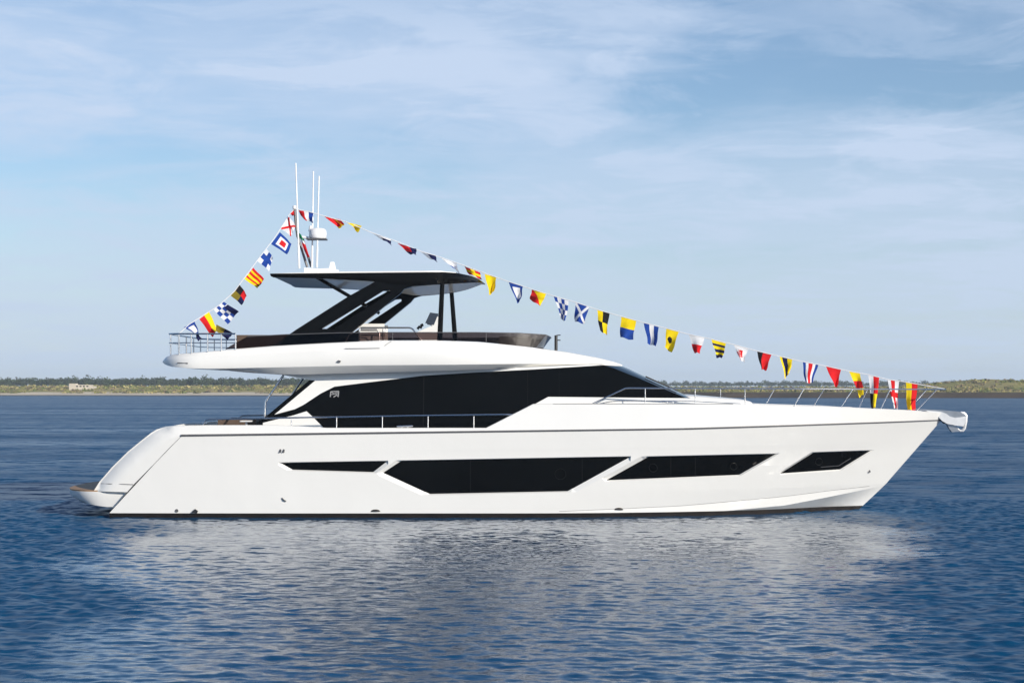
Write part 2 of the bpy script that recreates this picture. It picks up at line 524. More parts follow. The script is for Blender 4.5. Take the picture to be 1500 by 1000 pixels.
# bulwark with the stern quarters
E_fwd = [(300, 623), (400, 623), (440, 624.5), (478, 627), (600, 627), (712, 627), (781, 592), (860, 591.2), (980, 591.5), (1075, 591.5), (1120, 593),
         (1160, 594.5), (1240, 596.5), (1270, 598.5), (1320, 600.5), (1350, 602)]
S_b = surf(h_bul)
ztip = CAMZ + (HOR - 602) * 43 / F
tip = [proj(float(Xs(z)) + 0.0, 0.0, z) for z in np.linspace(float(zD(xd1)) + 0.03, float(zD(xd1)) + 0.17, 4)]
S_b0 = surf(h_bul)
_aw = S_b0(np.array([p[0] for p in AFT]), np.array([p[1] for p in AFT]))
AFTX = [(p[0], p[2]) for p in _aw]
AFTX = [(AFTX[0][0] - 0.15, AFTX[0][1] - 0.2)] + AFTX
def h_wing(X, Z):
    h = h_bul(X, Z)
    d = polydist(np.stack([np.ravel(X), np.ravel(Z)], -1), AFTX[:9], False).reshape(np.shape(X))
    q = np.clip(1 - d / 0.42, 0, 1)
    k = smooth01((-8.05 - X) / 0.6)
    return h - 0.17 * k * q ** 2.2
S_w = surf(h_wing)
# outer edge of the bulwark: sheer line at the top, rubbing strake at the bottom, quarter panel aft
bul_outline = AFT[:-1] + E_fwd + tip[::-1] + Dline[::-1] + [(196, 709), (186, 720)]
bul_outline = AFT[:-1] + E_fwd + [tip[-1]] + Dline[::-1] + [(231, 673.6), (196, 709), (186, 720.5)]
WL = [[(x + 0.75 * k, y + 0.66 * k) for x, y in AFT[1:8]] for k in (2.5, 5, 8, 12, 17, 23)]
bul = panel('bulwark', bul_outline, h_wing, M['gel'], yacht, lines=WL, step=(9, 4))

# cap rail, inner face and the deck sheet
Ed = []
for i in range(len(E_fwd) - 1):
    a, b = E_fwd[i], E_fwd[i + 1]; k = max(1, int(math.hypot(b[0] - a[0], b[1] - a[1]) / 9))
    Ed += [(a[0] + (b[0] - a[0]) * j / k, a[1] + (b[1] - a[1]) * j / k) for j in range(k)]
Ed.append(E_fwd[-1])
Ed = [(x, y) for x, y in ([(242, 625), (265, 623.6), (282, 623.2)] + Ed)]
EP = S_w(np.array([p[0] for p in Ed]), np.array([p[1] for p in Ed]))
rows_c, rows_d = [], []
for p in EP:
    hh = -p[1]
    dk = float(interp(p[0], [-12, -8.4, -8.2, -1.5, 0.6, 6, 11.5], [p[2] - 0.02, p[2] - 0.02, 1.42, 1.42, p[2] - 0.5, p[2] - 0.10, p[2] - 0.03]))
    dk = min(dk, p[2] - 0.02)
    wcap = min(0.14, hh * 0.4)
    a = (p[0], -hh, p[2]); b = (p[0], -hh + wcap * 0.15, p[2] + 0.012); c = (p[0], -hh + wcap, p[2] + 0.008); d = (p[0], -hh + wcap + 0.005, dk)
    rows_c.append([a, b, c, d])
    y = -hh + wcap + 0.005
    rows_d.append([(p[0], y + (0 - y) * t, dk + 0.04 * (1 - (1 - t) ** 2)) for t in np.linspace(0, 1, 6)])
mb = MB(); mb.grid(rows_c); build_sides(mb, 'cap_rail', M['gel'], yacht, angle=50)
mb = MB(); mb.grid(rows_d); mb.mirror(); mb.build('deck', M['gel_deck'], yacht)
# bow cap closing the last gap at the stem head
pe = EP[-1]; tp = W(tip[-1][0], tip[-1][1], 0)
mb = MB(); mb.add([tuple(pe), (pe[0], -pe[1], pe[2]), tuple(tp)], [(0, 1, 2)]); mb.build('stem_cap', M['gel'], yacht)

# transom closing the stern between the quarters
AP = S_w(np.array([p[0] for p in AFT[:8]]), np.array([p[1] for p in AFT[:8]]))
mb = MB()
mb.grid([[(p[0] + 0.02 + 0.3 * (1 - t ** 4), p[1] * t, p[2]) for t in np.linspace(-1, 1, 13)] for p in AP])
mb.build('transom', M['gel'], yacht)
dg = [(158, 754), (186, 720.5), (231, 673.6), (266, 638)]
DP = S_h(np.array([p[0] for p in dg]), np.array([p[1] for p in dg]))
mb = MB(); mb.grid([[(p[0], p[1] * t, p[2]) for t in (-1, 0, 1)] for p in DP]); mb.build('stern_bulkhead', M['gel'], yacht)

# strake, seams
def trace(mb, S, pts, r, dy, mi=0, n=6):
    P = S(np.array([p[0] for p in pts]), np.array([p[1] for p in pts]))
    mb.tube([(p[0], p[1] + dy, p[2]) for p in P], r, mi, n)
mb = MB()
P = S_h(np.array([p[0] for p in Dline]), np.array([p[1] for p in Dline]))
mb.tube([(p[0], p[1] - 0.004, p[2]) for p in P], [0.026 * (1 - 0.35 * i / len(P)) for i in range(len(P))], 0, 8); build_sides(mb, 'rub_rail', M['line'], yacht)
mb = MB()
trace(mb, S_w, [(x + 0.6, y) for x, y in [(186, 721), (208, 697), (231, 673.6), (250, 654), (266, 638)]], 0.0055, 0.001)
trace(mb, S_w, [(147, 708), (160, 708.3), (180, 708.8), (195, 709.3)], 0.010, -0.002)
build_sides(mb, 'panel_seam', M['seam'], yacht)
mb = MB()
trace(mb, S_b, [(810 + 8 * i, 591.4) for i in range(0, 34)], 0.006, -0.003)
trace(mb, S_h, Bline[3:-2], 0.005, -0.001)
build_sides(mb, 'spray_rail_seam', M['seam'], hull)

# small fittings on the topsides
def fitting(name, px, py, fn, m):
    for side in (1, -1):
        mb = MB(); p = Vector(S_h(np.array([px]), np.array([py]))[0]); fn(mb, p)
        if side < 0: mb.v = [(x, -y, z) for x, y, z in mb.v]; mb.f = [f[::-1] for f in mb.f]
        mb.build(name, m, hull)
def f_lip(mb, p):
    rows = []
    for t in np.linspace(-1, 1, 9):
        w = 0.05 * math.sqrt(max(0, 1 - t * t)) + 0.002
        rows.append([p + Vector((0.12 * t, 0.0, 0)), p + Vector((0.12 * t, -w * 0.8, w * 0.2)), p + Vector((0.12 * t, -w * 0.4, w)), p + Vector((0.12 * t, 0.0, w * 1.1))])
    mb.grid(rows)
def f_vent(mb, p):
    for dx in (-0.04, 0.04):
        mb.add([p + Vector((dx - 0.035, -0.012, -0.045)), p + Vector((dx + 0.02, -0.012, -0.045)), p + Vector((dx + 0.03, -0.012, 0.03)), p + Vector((dx, -0.012, 0.045))], [(0, 1, 2, 3)])
        mb.tube([p + Vector((dx - 0.03, -0.014, -0.045)), p + Vector((dx + 0.01, -0.02, 0.04))], 0.01)
def f_outlet(mb, p):
    pts = [p + Vector((0.03 * math.cos(a), -0.01, 0.03 * math.sin(a))) for a in np.linspace(0, 2 * math.pi, 13)]
    mb.tube(pts, 0.012); mb.add(pts[:-1], [tuple(range(12))])
def f_flap(mb, p):
    mb.prism([(p.x - .09, p.z - .03), (p.x + .05, p.z - .04), (p.x + .07, p.z + .01), (p.x, p.z + .06)], p.y - 0.05, p.y)
def f_slash(mb, p):
    mb.tube([p + Vector((-0.05, -0.01, 0.05)), p + Vector((0.0, -0.03, 0.0)), p + Vector((0.05, -0.015, -0.03))], 0.016)
fitting('vent_lip', 550, 749, f_lip, M['boot']); fitting('vent_lip', 906, 746.5, f_lip, M['boot'])
fitting('hull_vent', 413, 660, f_vent, M['line'])
fitting('drain_outlet', 259, 747.5, f_outlet, M['line']); fitting('exhaust_flap', 286, 748.5, f_flap, M['dark'])
fitting('fairlead', 416, 732, f_slash, M['line']); fitting('drain_outlet', 1273, 690, f_outlet, M['seam'])

# swimming platform: a thick rounded slab with a teak top
def plat_rows():
    rows = []
    for a in np.linspace(-math.pi / 2, math.pi / 2, 41):
        cx, sx = max(math.cos(a), 0) ** 0.75, math.copysign(abs(math.sin(a)) ** 0.75, math.sin(a))
        X = -9.9 - 1.27 * cx; Y = 2.44 * sx
        rows.append((X, Y, cx))
    return rows
pr = plat_rows(); front = -9.2
mb = MB(); rows = []
for X, Y, c in [(front, -2.44, 0)] + pr + [(front, 2.44, 0)]:
    k = 0.0 if X == front else c
    rows.append([(X, Y, 0.60), (X - 0.02 * k, Y * 1.012, 0.585), (X - 0.01 * k, Y * 1.012, 0.52), (X + 0.02 * k, Y, 0.36 + 0.08 * k), (X + 0.25 * k, Y * 0.985, 0.215 + 0.13 * k), (X * 0 + front + (X - front) * 0.5, Y * 0.7, 0.2 + 0.05 * k)])
mb.grid(rows)
n = len(rows)
mb.add([r[0] for r in rows], [tuple(range(n))])
plat = mb.build('swim_platform', M['gel'], yacht, angle=40)
mb = MB(); top = [(front, -2.455)] + [(X - 0.015, Y * 1.006) for X, Y, c in pr] + [(front, 2.455)]
mb.add([(a, b, 0.588) for a, b in top] + [(a, b, 0.622) for a, b in top], [tuple(range(n))[::-1], tuple(range(n, 2 * n))] + [(i, i + 1, i + 1 + n, i + n) for i in range(n - 1)])
mb.build('teak_deck', M['teak'], plat)

# ------------------------------------------------------------------ deckhouse
def h_cab(X, Z):
    return 2.24 - 0.11 * (Z - 2.0) - 0.40 * np.clip((X + 0.5) / 4.8, 0, 1.6) ** 2 - 0.03 * np.clip((-X - 3) / 4, 0, 1)
BEL = [(310, 540.5), (350, 544.5), (406, 548), (440, 548.3), (530, 546), (640, 543.3), (760, 539.5), (866, 535)]
G = [(388, 611), (377, 618), (390, 618), (430, 608), (449, 602), (460, 612), (478, 630), (712, 630), (803, 581), (1006, 583), (960, 564), (935, 553.5), (900, 539.5), (884, 534.5),
     (866, 535.5), (780, 541), (700, 545), (620, 550), (530, 561), (490, 566), (470, 576), (444, 593), (432, 599), (402, 607), (462, 557), (455, 555)]
HOUSE_OUT = [(406, 547.5), (455, 556.5), (462, 557), (402, 607), (432, 599), (444, 593), (470, 576), (490, 566), (530, 561), (620, 550), (700, 545), (780, 541),
     (866, 535.8), (884, 534.5)] + [(870, 533.5)] + [(x, y - 1.5) for x, y in BEL[2:][::-1]]
house = None
for sd in (1, -1):
    o_ = panel('deckhouse_side', HOUSE_OUT, h_cab, M['gel'], yacht, off=0.03, step=(9, 5), sides=(sd,))
    house = house or o_
for side in (1, -1):
    sw = panel('side_window', G, h_cab, M['glass'], house, sides=(side,), off=0.0, step=(16, 12))
    Sg = surf(h_cab)
    for a, b, w in (((621, 550), (620, 626), 1.3), ((773, 542), (773, 596), 0.6), ((819, 540), (819, 580), 0.5)):
        mb = MB(); strip_on(mb, Sg, a, b, w, side, 0, -0.006); mb.build('window_mullion', M['mullion'], house)
    # small white emblem stuck on the aft pane
    mb = MB()
    for a, b, w in (((484.6, 573), (483.9, 581.2), 1.5), ((496.2, 572.6), (495.4, 581.4), 1.4), ((485, 573.4), (496, 572.8), 1.3), ((485.2, 577.6), (495.6, 576), 1.0),
                    ((485, 573.5), (490, 577), 1.0), ((488.6, 581.3), (493.6, 578.2), 1.4), ((493.4, 578.4), (496, 581), 1.2), ((490, 575.2), (495, 574.2), 0.8)):
        strip_on(mb, Sg, a, b, w, side, 0, -0.008, 3)
    mb.build('emblem', M['emblem'], house)
for sd in (1, -1):
    panel('house_side', [(385, 619), (430, 608), (449, 602), (460, 612), (478, 630.5), (478, 636), (385, 636)], h_cab, M['gel'], yacht, off=0.012, sides=(sd,))
for sd in (1, -1):
    panel('coaming', [(803, 581), (1006, 583), (1040, 587), (1085, 590.5), (1100, 600), (770, 600), (762, 603.3)], h_cab, M['gel'], yacht, off=0.03, sides=(sd,))

# windscreen: from the near corner post round the front to the far one
cor = [(884, 535.5), (900, 539.5), (935, 553.5), (960, 564), (985, 574.3), (1006, 583)]
cen = [(912, 536.5), (922, 541), (947, 553), (968, 563), (990, 573), (1012, 583)]
Sc = surf(h_cab)
cp = Sc(np.array([p[0] for p in cor]), np.array([p[1] for p in cor]))
rows = []
for c, m_ in zip(cp, cen):
    m3 = W(m_[0], m_[1], 0.0)
    row = []
    for t in np.linspace(-1, 1, 17):
        q = abs(t) ** 2.6
        row.append((m3.x + (c[0] - m3.x) * q, c[1] * t, m3.z + (c[2] - m3.z) * q))
    rows.append(row)
mb = MB(); mb.grid(rows, flip=True)
wsc = mb.build('windscreen', M['glass'], yacht)
for t in (-0.72, 0.72):
    mb = MB()
    q = abs(t) ** 2.6
    pts = []
    for c, m_ in zip(cp[1:5], cen[1:5]):
        m3 = W(m_[0], m_[1], 0.0); pts.append((m3.x + (c[0] - m3.x) * q + .02, c[1] * t, m3.z + (c[2] - m3.z) * q + 0.03))
    mb.tube(pts[1:], 0.018); mb.build('wiper', M['dark'], wsc)

# roof of the deckhouse under the flybridge, and the sloping aft door frame closing it
Bp = surf(lambda X, Z: h_cab(X, Z) + 0.03)
bp = Bp(np.array([p[0] for p in BEL[2:]] + [884]), np.array([p[1] - 1.0 for p in BEL[2:]] + [534.5]))
mb = MB(); mb.grid([[(p[0], p[1] * t, p[2] + 0.02) for t in np.linspace(-1, 1, 7)] for p in bp]); mb.build('house_roof', M['gel'], yacht)
dp = Sc(np.array([406, 430, 455]), np.array([600, 580, 557.5]))
mb = MB(); mb.grid([[(p[0] + 1.3, p[1] * t * 0.97, p[2]) for t in np.linspace(-1, 1, 5)] for p in dp])
z0 = 1.42
mb.grid([[(dp[0][0] + 1.3, dp[0][1] * t * 0.97, z) for t in np.linspace(-1, 1, 5)] for z in (z0, dp[0][2])])
mb.build('saloon_door', M['glass'], yacht)

# coachroof on the foredeck
prof = [(985, 581), (1000, 578.5), (1012, 578.2), (1040, 580.5), (1070, 583), (1090, 585), (1100, 587.5), (1106, 592)]
rows = []
for i, (x, y) in enumerate(prof):
    p = W(x, y, -0.9); hw = 1.55 - 0.09 * i
    zb = 2.45
    rows.append([(p.x, hw * s, zb + (p.z - zb) * (1 - abs(s) ** 6 * 0.0) * zt) for s, zt in ((-1.0, 0.0), (-0.985, 0.55), (-0.94, 0.86), (-0.85, 0.97), (-0.6, 1.0), (0, 1.03), (0.6, 1.0), (0.85, 0.97), (0.94, 0.86), (0.985, 0.55), (1.0, 0.0))])
mb = MB(); mb.grid(rows, flip=True)
mb.add(rows[-1], [tuple(range(11))])
mb.build('coachroof', M['gel'], yacht, angle=60)
mb = MB()
for (x0, x1, y0) in ((1143, 1252, 594.2),):
    a = W(x0, y0, -0.9); b = W(x1, y0 + 1, -0.6)
    mb.grid([[(a.x + (b.x - a.x) * t, s * (1.0 - 0.45 * t), 2.50 + z) for s, z in ((-1, 0), (-0.97, 0.09), (-0.8, 0.12), (0, 0.13), (0.8, 0.12), (0.97, 0.09), (1, 0))] for t in np.linspace(0, 1, 6)], flip=True)
mb.build('sun_pad', M['grey'] if False else M['gel_deck'], yacht, angle=50)

# ------------------------------------------------------------------ flybridge
FT = [(238, 529), (242, 523), (250, 519), (262, 518), (330, 512), (400, 506.5), (480, 502), (560, 498.5), (640, 498.5), (700, 500.5), (770, 507.5), (830, 515.5), (880, 525), (900, 530), (912, 535)]
FB = [(238, 530.5), (243, 534.5), (252, 537), (275, 539.3), (310, 540), (420, 537.6), (530, 535), (660, 534), (780, 532.5), (860, 533), (890, 535), (912, 536.3)]
ft = np.array(FT); fb = np.array(FB)
X0, X1 = (238 - 750) * 40.9 / F, 2.86
def h_fly(X):
    a = np.clip((X - X0) / 0.9, 0, 1); b = np.clip((X1 - X) / 5.2, 0, 1)
    return 2.62 * (0.80 + 0.20 * (1 - (1 - a) ** 2.5)) * (1 - (1 - b) ** 2.6)
Sf = surf(lambda X, Z: h_fly(X))
pxs = np.concatenate([[238.2, 239.5, 242, 246, 252, 260, 270], np.linspace(282, 780, 56), np.linspace(790, 911.5, 26)])
yt = np.interp(pxs, ft[:, 0], ft[:, 1]); yb = np.interp(pxs, fb[:, 0], fb[:, 1])
PT = Sf(pxs, yt); PB = Sf(pxs, yb)
bx = [p[0] for p in BEL]; by = [p[1] for p in BEL]
sec_side = []; rows_top = []; rows_bot = []
for i in range(len(pxs)):
    T_, B_ = PT[i], PB[i]
    h = -T_[1]; H_ = T_[2] - B_[2]
    ins = min(0.16, h * 0.3, H_ * 0.5)
    k = min(1, H_ / 0.5)
    mid = 0.30
    def along(t, inw):                            # t from top to bottom
        return (T_[0] + (B_[0] - T_[0]) * t, T_[1] + (B_[1] - T_[1]) * t + inw, T_[2] + (B_[2] - T_[2]) * t)
    r = [along(0.0, ins), along(0.04, ins * 0.75), along(0.30, 0.045 * k), along(0.36, 0.02 * k), along(0.6, 0.0), along(0.82, 0.004 * k), along(0.97, 0.010 * k), along(1.0, 0.014 * k)]
    sec_side.append(r)
    # top: coaming cap, then down to the flybridge sole (or the brow forward)
    sole = max(0.0, min(0.32, H_ - 0.12)) * float(smooth01((0.3 - T_[0]) / 0.6)) * float(smooth01((pxs[i] - 330) / 30))
    t0 = r[0]
    y1 = t0[1] + min(0.12, 0.2 * h)
    crown = 0.05 * float(smooth01((T_[0] - 0.3) / 0.6)) * min(1, h)
    rows_top.append([t0, (t0[0], y1, t0[2] + 0.01), (t0[0], y1 + 0.01 * min(1, h), t0[2] - sole)] + [(t0[0], (y1 + 0.01) * (1 - q), t0[2] - sole + crown * (1 - (1 - q) ** 2)) for q in (0.33, 0.66, 1.0)])
    # underside: dips from the edge down to the belly line over the house, then flat across
    b0 = r[-1]
    yin = float(np.interp(pxs[i], bx, by, left=yb[i] + 0.2, right=yb[i]))
    yin = max(yin, yb[i])
    inner = -max(h - 0.215, h * 0.75)
    z_in = CAMZ + (HOR - yin) * (inner - CAMY) / F if pxs[i] > 275 else b0[2]
    z_in = min(z_in, b0[2])
    rows_bot.append([b0, (b0[0], b0[1] * 0.5 + inner * 0.5, b0[2] * 0.45 + z_in * 0.55), (b0[0], inner, z_in), (b0[0], inner * 0.5, z_in - 0.01), (b0[0], 0, z_in - 0.01)])
mb = MB(); mb.grid(sec_side); mb.grid(rows_top, flip=True); mb.grid(rows_bot)
a = [r for r in sec_side[0]]
mb.mirror()
mb.grid([a, [(x, -y, z) for x, y, z in a]])
fly = mb.build('flybridge', M['gel'], yacht, angle=28)
p = Sf(np.array([496.0]), np.array([529.0]))[0]
mb = MB(); mb.prism([(p[0] - .05, p[2] - .02), (p[0] + .04, p[2] - .03), (p[0] + .06, p[2] + .01), (p[0], p[2] + .03)], p[1] - 0.03, p[1] + 0.03); build_sides(mb, 'side_light', M['line'], fly)
q1, q2 = Sf(np.array([260.0, 275.0]), np.array([531.5, 532.0]))
mb = MB(); mb.tube([tuple(q1), tuple(q2)], 0.014); build_sides(mb, 'stern_vent', M['line'], fly)
mb = MB(); trace(mb, Sf, [(505, 510.3), (530, 510.2), (556, 509.8)], 0.007, 0.025); build_sides(mb, 'moulding_seam', M['seam'], fly)
mb = MB(); trace(mb, Sf, [(556, 512), (559, 510), (566, 504), (573, 499.5)], 0.006, 0.07); build_sides(mb, 'moulding_seam', M['seam'], fly)

# smoked wind deflector round the flybridge
def zfly(px): return np.interp(px, ft[:, 0], ft[:, 1])
lo = [(330, 511.5), (364, 509), (420, 505), (500, 500.8), (560, 498.2), (640, 498), (700, 500), (760, 506), (785, 509)]
hi = [(338, 506), (362, 493), (420, 490), (500, 487.5), (560, 487), (640, 487), (700, 487), (760, 488), (800, 490.5)]
SD = surf(lambda X, Z: h_fly(X) - 0.22 + 0.10 * (Z - 4.2))
PL = SD(np.array([p[0] for p in lo]), np.array([p[1] for p in lo])); PH = SD(np.array([p[0] for p in hi]), np.array([p[1] for p in hi]))
mb = MB(); mb.grid([[tuple(PL[i] + (PH[i] - PL[i]) * t) for t in (0, .5, 1)] for i in range(len(lo))])
mb.mirror()
a0, a1 = PL[-1], PH[-1]
rows = []
for t in np.linspace(-1, 1, 15):
    q = 1 - abs(t) ** 2.4
    rows.append([(a0[0] + 0.22 * q, -a0[1] * t * -1, a0[2] + 0.02 * q), (a1[0] + 0.16 * q, -a1[1] * t * -1, a1[2] - 0.03 * q)])
mb.grid(rows)
mb.build('wind_deflector', M['tint'], fly)
mb = MB()
mb.tube([tuple(p + np.array([0, 0.0, 0.004])) for p in PH[1:]], 0.010)
for x in (575, 712):
    i = np.interp(x, [p[0] for p in lo], range(len(lo))); k = int(i); f_ = i - k
    A = PL[k] + (PL[k + 1] - PL[k]) * f_; B_ = PH[k] + (PH[k + 1] - PH[k]) * f_
    mb.tube([tuple(A + np.array([0, -0.01, 0])), tuple(B_ + np.array([0, -0.01, 0]))], 0.008)
mb.mirror()
mb.tube([(r[1][0], r[1][1], r[1][2]) for r in rows], 0.010)
mb.build('deflector_trim', M['line'], fly)

# flybridge furniture
mb = MB()
def pbox(mb, x0, x1, y0, y1, Ya, Yb, mi=0):
    a = W(x0, y0, Ya); b = W(x1, y1, Ya)
    mb.prism([(a.x, b.z), (b.x, b.z), (b.x, a.z), (a.x, a.z)], Ya, Yb, mi)
zs = float(PT[30][2]) - 0.34
pbox(mb, 529, 560, 477.5, 512, -0.9, 0.2); mb.build('settee', M['gel'], fly, bevel=0.06)
mb = MB(); pbox(mb, 530, 552, 480, 484, -0.92, -0.905); mb.build('settee_cushion', M['grey'], fly, bevel=0.004)
mb = MB()
hp = [(612, 487), (632, 478.5), (637, 466), (641, 465), (643, 487), (640, 510), (622, 510), (615, 497)]
mb.prism([(W(x, y, -0.9).x, W(x, y, -0.9).z) for x, y in hp], -0.9, 0.1)
mb.build('helm_console', M['gel'], fly, bevel=0.02)
mb = MB(); mb.prism([(W(x, y, -0.95).x, W(x, y, -0.95).z) for x, y in ((630.5, 458.5), (641, 460), (635, 475), (624, 472.5))], -0.95, -0.1); mb.build('helm_display', M['screen'], fly, bevel=0.015)
mb = MB()
mb.tube([W(611.5, 482, -.6), W(614, 478.5, -.6), W(618, 480, -.6)], 0.035); mb.tube([W(617, 474.5, -.6), W(619, 478, -.6)], 0.04)
mb.build('throttle', M['dark'], fly)
mb = MB()
for Y in (-1.2,):
    mb.tube([W(527, 512, Y), W(527, 480.5, Y), W(529, 480, Y), W(600, 480, Y), W(604, 481.5, Y), W(618, 499, Y)], 0.022)
    mb.tube([W(561, 480, Y), W(561, 510, Y)], 0.018)
    mb.tube([W(527, 484, Y), W(552, 484, Y), W(556, 488, Y), W(556, 510, Y)], 0.016)
mb.build('grab_rail', M['steel'], fly)
mb = MB()
pbox(mb, 735, 775, 496, 512, -1.2, 1.2); mb.build('forward_seat', M['brown'], fly, bevel=0.06)
mb = MB(); pbox(mb, 350, 425, 494, 513, -1.5, 1.5); mb.build('aft_sofa', M['brown'], fly, bevel=0.06)
# horn post forward of the deflector
mb = MB()
mb.tube([W(814.5, 516, -1.0), W(814.5, 491, -1.0)], 0.04); mb.tube([W(814.5, 491.3, -1.0), W(821, 490.6, -1.0)], 0.013); mb.tube([W(814.5, 498, -1.0), W(821, 498.2, -1.0)], 0.013)
mb.build('horn_post', M['dark'], fly)

# aft rail of the flybridge
def fly_pt(px, py, hin=0.12):
    p = surf(lambda X, Z: h_fly(X) - hin)(np.array([float(px)]), np.array([float(py)]))[0]; return Vector(p)
mb = MB()
def arc_aft(py):                                  # rail that turns across the stern
    side = [fly_pt(x, py) for x in (345, 324, 304, 280, 262, 254)]
    c = fly_pt(247, py)
    y = c.y
    return [tuple(p) for p in side] + [(c.x + 0.01, y * 0.98, c.z), (c.x - 0.02, y * 0.9, c.z)]
for py, r in ((488.8, 0.02), (502.0, 0.012)):
    pts = arc_aft(py); full = pts + [(x, -y, z) for x, y, z in pts[::-1]]
    mb.tube(full, r)
for x, t in ((262, 518), (280, 516.5), (304, 514.5), (324, 513), (345, 511)):
    a, b = fly_pt(x, t + 1), fly_pt(x, 488.8)
    for s in (1, -1): mb.tube([(a.x, a.y * s, a.z), (b.x, b.y * s, b.z)], 0.017)
c0, c1 = fly_pt(247.2, 522), fly_pt(247.2, 488.8)
for q in (-0.9, -0.45, 0, 0.45, 0.9): mb.tube([(c0.x, c0.y * q, c0.z), (c1.x, c1.y * q, c1.z)], 0.017)
mb.build('aft_rail', M['steel'], fly)

# ------------------------------------------------------------------ hardtop and its arches
HW, HX1 = 2.2, -0.69
def h_ht(X):
    b = np.clip((HX1 - X) / 1.7, 0, 1)
    a = np.clip((X + 5.95) / 0.25, 0, 1)
    return HW * (1 - (1 - b) ** 3.0) * (0.94 + 0.06 * a)
Sh = surf(lambda X, Z: h_ht(X))
tt = np.array([(395.5, 400.5), (470, 400), (575, 399), (650, 398.3), (672, 400), (690, 404), (702, 409), (711, 416)])
bb = np.array([(395.5, 403), (398, 406), (466, 407.5), (548, 412), (596, 420), (642, 416.5), (680, 414.5), (699, 413.6), (706, 414.5), (711, 417)])
pxs = np.concatenate([[395.6, 397, 400], np.linspace(408, 600, 22), np.linspace(606, 710.8, 22)])
TP = Sh(pxs, np.interp(pxs, tt[:, 0], tt[:, 1])); BP = Sh(pxs, np.interp(pxs, bb[:, 0], bb[:, 1]))
mb = MB(); rs, rt, rb = [], [], []
for i in range(len(pxs)):
    T_, B_ = TP[i], BP[i]; h = -T_[1]
    rs.append([(T_[0], T_[1] + 0.03 * min(1, h), T_[2]), (T_[0], T_[1] + 0.008, T_[2] - 0.02 * min(1, h)), tuple(T_ * 0.5 + B_ * 0.5), (B_[0], B_[1] + 0.01, B_[2] + 0.02 * min(1, h)), (B_[0], B_[1] + 0.04 * min(1, h), B_[2])])
    e = rs[-1][0]; rt.append([(e[0], e[1] * (1 - q), e[2] + 0.05 * min(1, h) * (1 - (1 - q) ** 2)) for q in (0, .15, .4, 1)])
    e = rs[-1][-1]; zc = min(e[2] + 0.015, T_[2] - 0.02)
    rb.append([(e[0], e[1] * (1 - q), e[2] + dz * (zc - e[2])) for q, dz in ((0, 0), (0.05, 0.0), (0.1, 0.7), (0.4, 1), (1, 1))])
mb.grid(rs); mb.grid(rt, flip=True)
mb.mirror(); e0 = rs[0]; mb.grid([e0, [(x, -y, z) for x, y, z in e0]])
ht = mb.build('hardtop', M['black'], yacht, angle=40)
mb = MB()
nb = int(np.searchsorted(pxs, 470))
mb.grid(rb[:nb + 1], mi=1); mb.grid(rb[nb:], mi=0)
mb.mirror(); mb.build('hardtop_lining', [M['gel'], M['soft_top']], ht)
# white roof skin proud of the black edge
mb = MB(); rr = []
for px in np.linspace(402, 668, 30):
    h = float(h_ht(np.array([(px - 750) * 41.2 / F]))[0]) - 0.16
    p = W(px, float(np.interp(px, [402, 500, 640, 668], [400.2, 397.6, 396.4, 398.8])), -h)
    b = np.interp(px, tt[:, 0], tt[:, 1]); zb_ = CAMZ + (HOR - b) * (43 - h) / F
    rr.append([(p.x, -h, zb_ - 0.01), (p.x, -h + 0.01, p.z), (p.x, -h + 0.4, p.z + 0.02), (p.x, 0, p.z + 0.03)])
mb.grid(rr, flip=True); mb.mirror(); mb.build('roof_skin', M['gel'], ht, angle=50)

# the slotted black arch on each side: outline with a slot, given thickness
AO = [(553, 405), (548, 413), (510, 434), (433, 483), (416, 495), (408, 508), (505, 502.5), (511, 490), (586, 430), (592, 423), (603, 419.5), (642, 416), (642, 408), (600, 404)]
SLOT = [(561, 425.5), (571, 424.5), (571.5, 428), (489, 481.5), (470, 481.5)]
def arch_mesh(name, side):
    V = []; E = []
    for poly in (AO, SLOT):
        b = len(V); V += poly; E += [(b + i, b + (i + 1) % len(poly)) for i in range(len(poly))]
    r = delaunay_2d_cdt([Vector(v) for v in V], E, [], 0, 1e-5)
    P = np.array([(v.x, v.y) for v in r[0]]); T = np.array([f for f in r[2] if len(f) == 3]); c = P[T].mean(1)
    T = T[inside(c, AO) & ~inside(c, SLOT)]
    lean = lambda py: -2.17 - 0.16 * (py - 405) / 100.0          # foot stands a little wider than the roof
    mb = MB()
    front = [W(x, y, lean(y)) for x, y in P]
    back = [p + Vector((0, 0.22, 0)) for p in front]
    n = len(P)
    vs = [tuple(p) for p in front + back]
    f1 = []
    for t in T:
        a, b_, c_ = [front[i] for i in t]
        if (b_ - a).cross(c_ - a).y > 0: t = t[::-1]
        f1.append(tuple(int(i) for i in t))
    fs = f1 + [tuple(i + n for i in f[::-1]) for f in f1]
    ed = {}
    for f in f1:
        for i in range(3):
            ed[(f[i], f[(i + 1) % 3])] = 1
    for (a, b_) in ed:
        if (b_, a) not in ed: fs.append((b_, a, a + n, b_ + n))
    if side < 0: vs = [(x, -y, z) for x, y, z in vs]; fs = [f[::-1] for f in fs]
    mb.add(vs, fs)
    return mb.build(name, M['black'], ht, angle=30, bevel=0.018)
for s in (1, -1): arch_mesh('roof_arch', s)
for s in (1, -1):
    mb = MB(); a, b = W(462, 405, -2.0), W(537, 448.5, -2.0)
    mb.tube([(a.x, a.y * s, a.z), (b.x, b.y * s, b.z)], 0.042); mb.build('roof_strut', M['black'], ht)
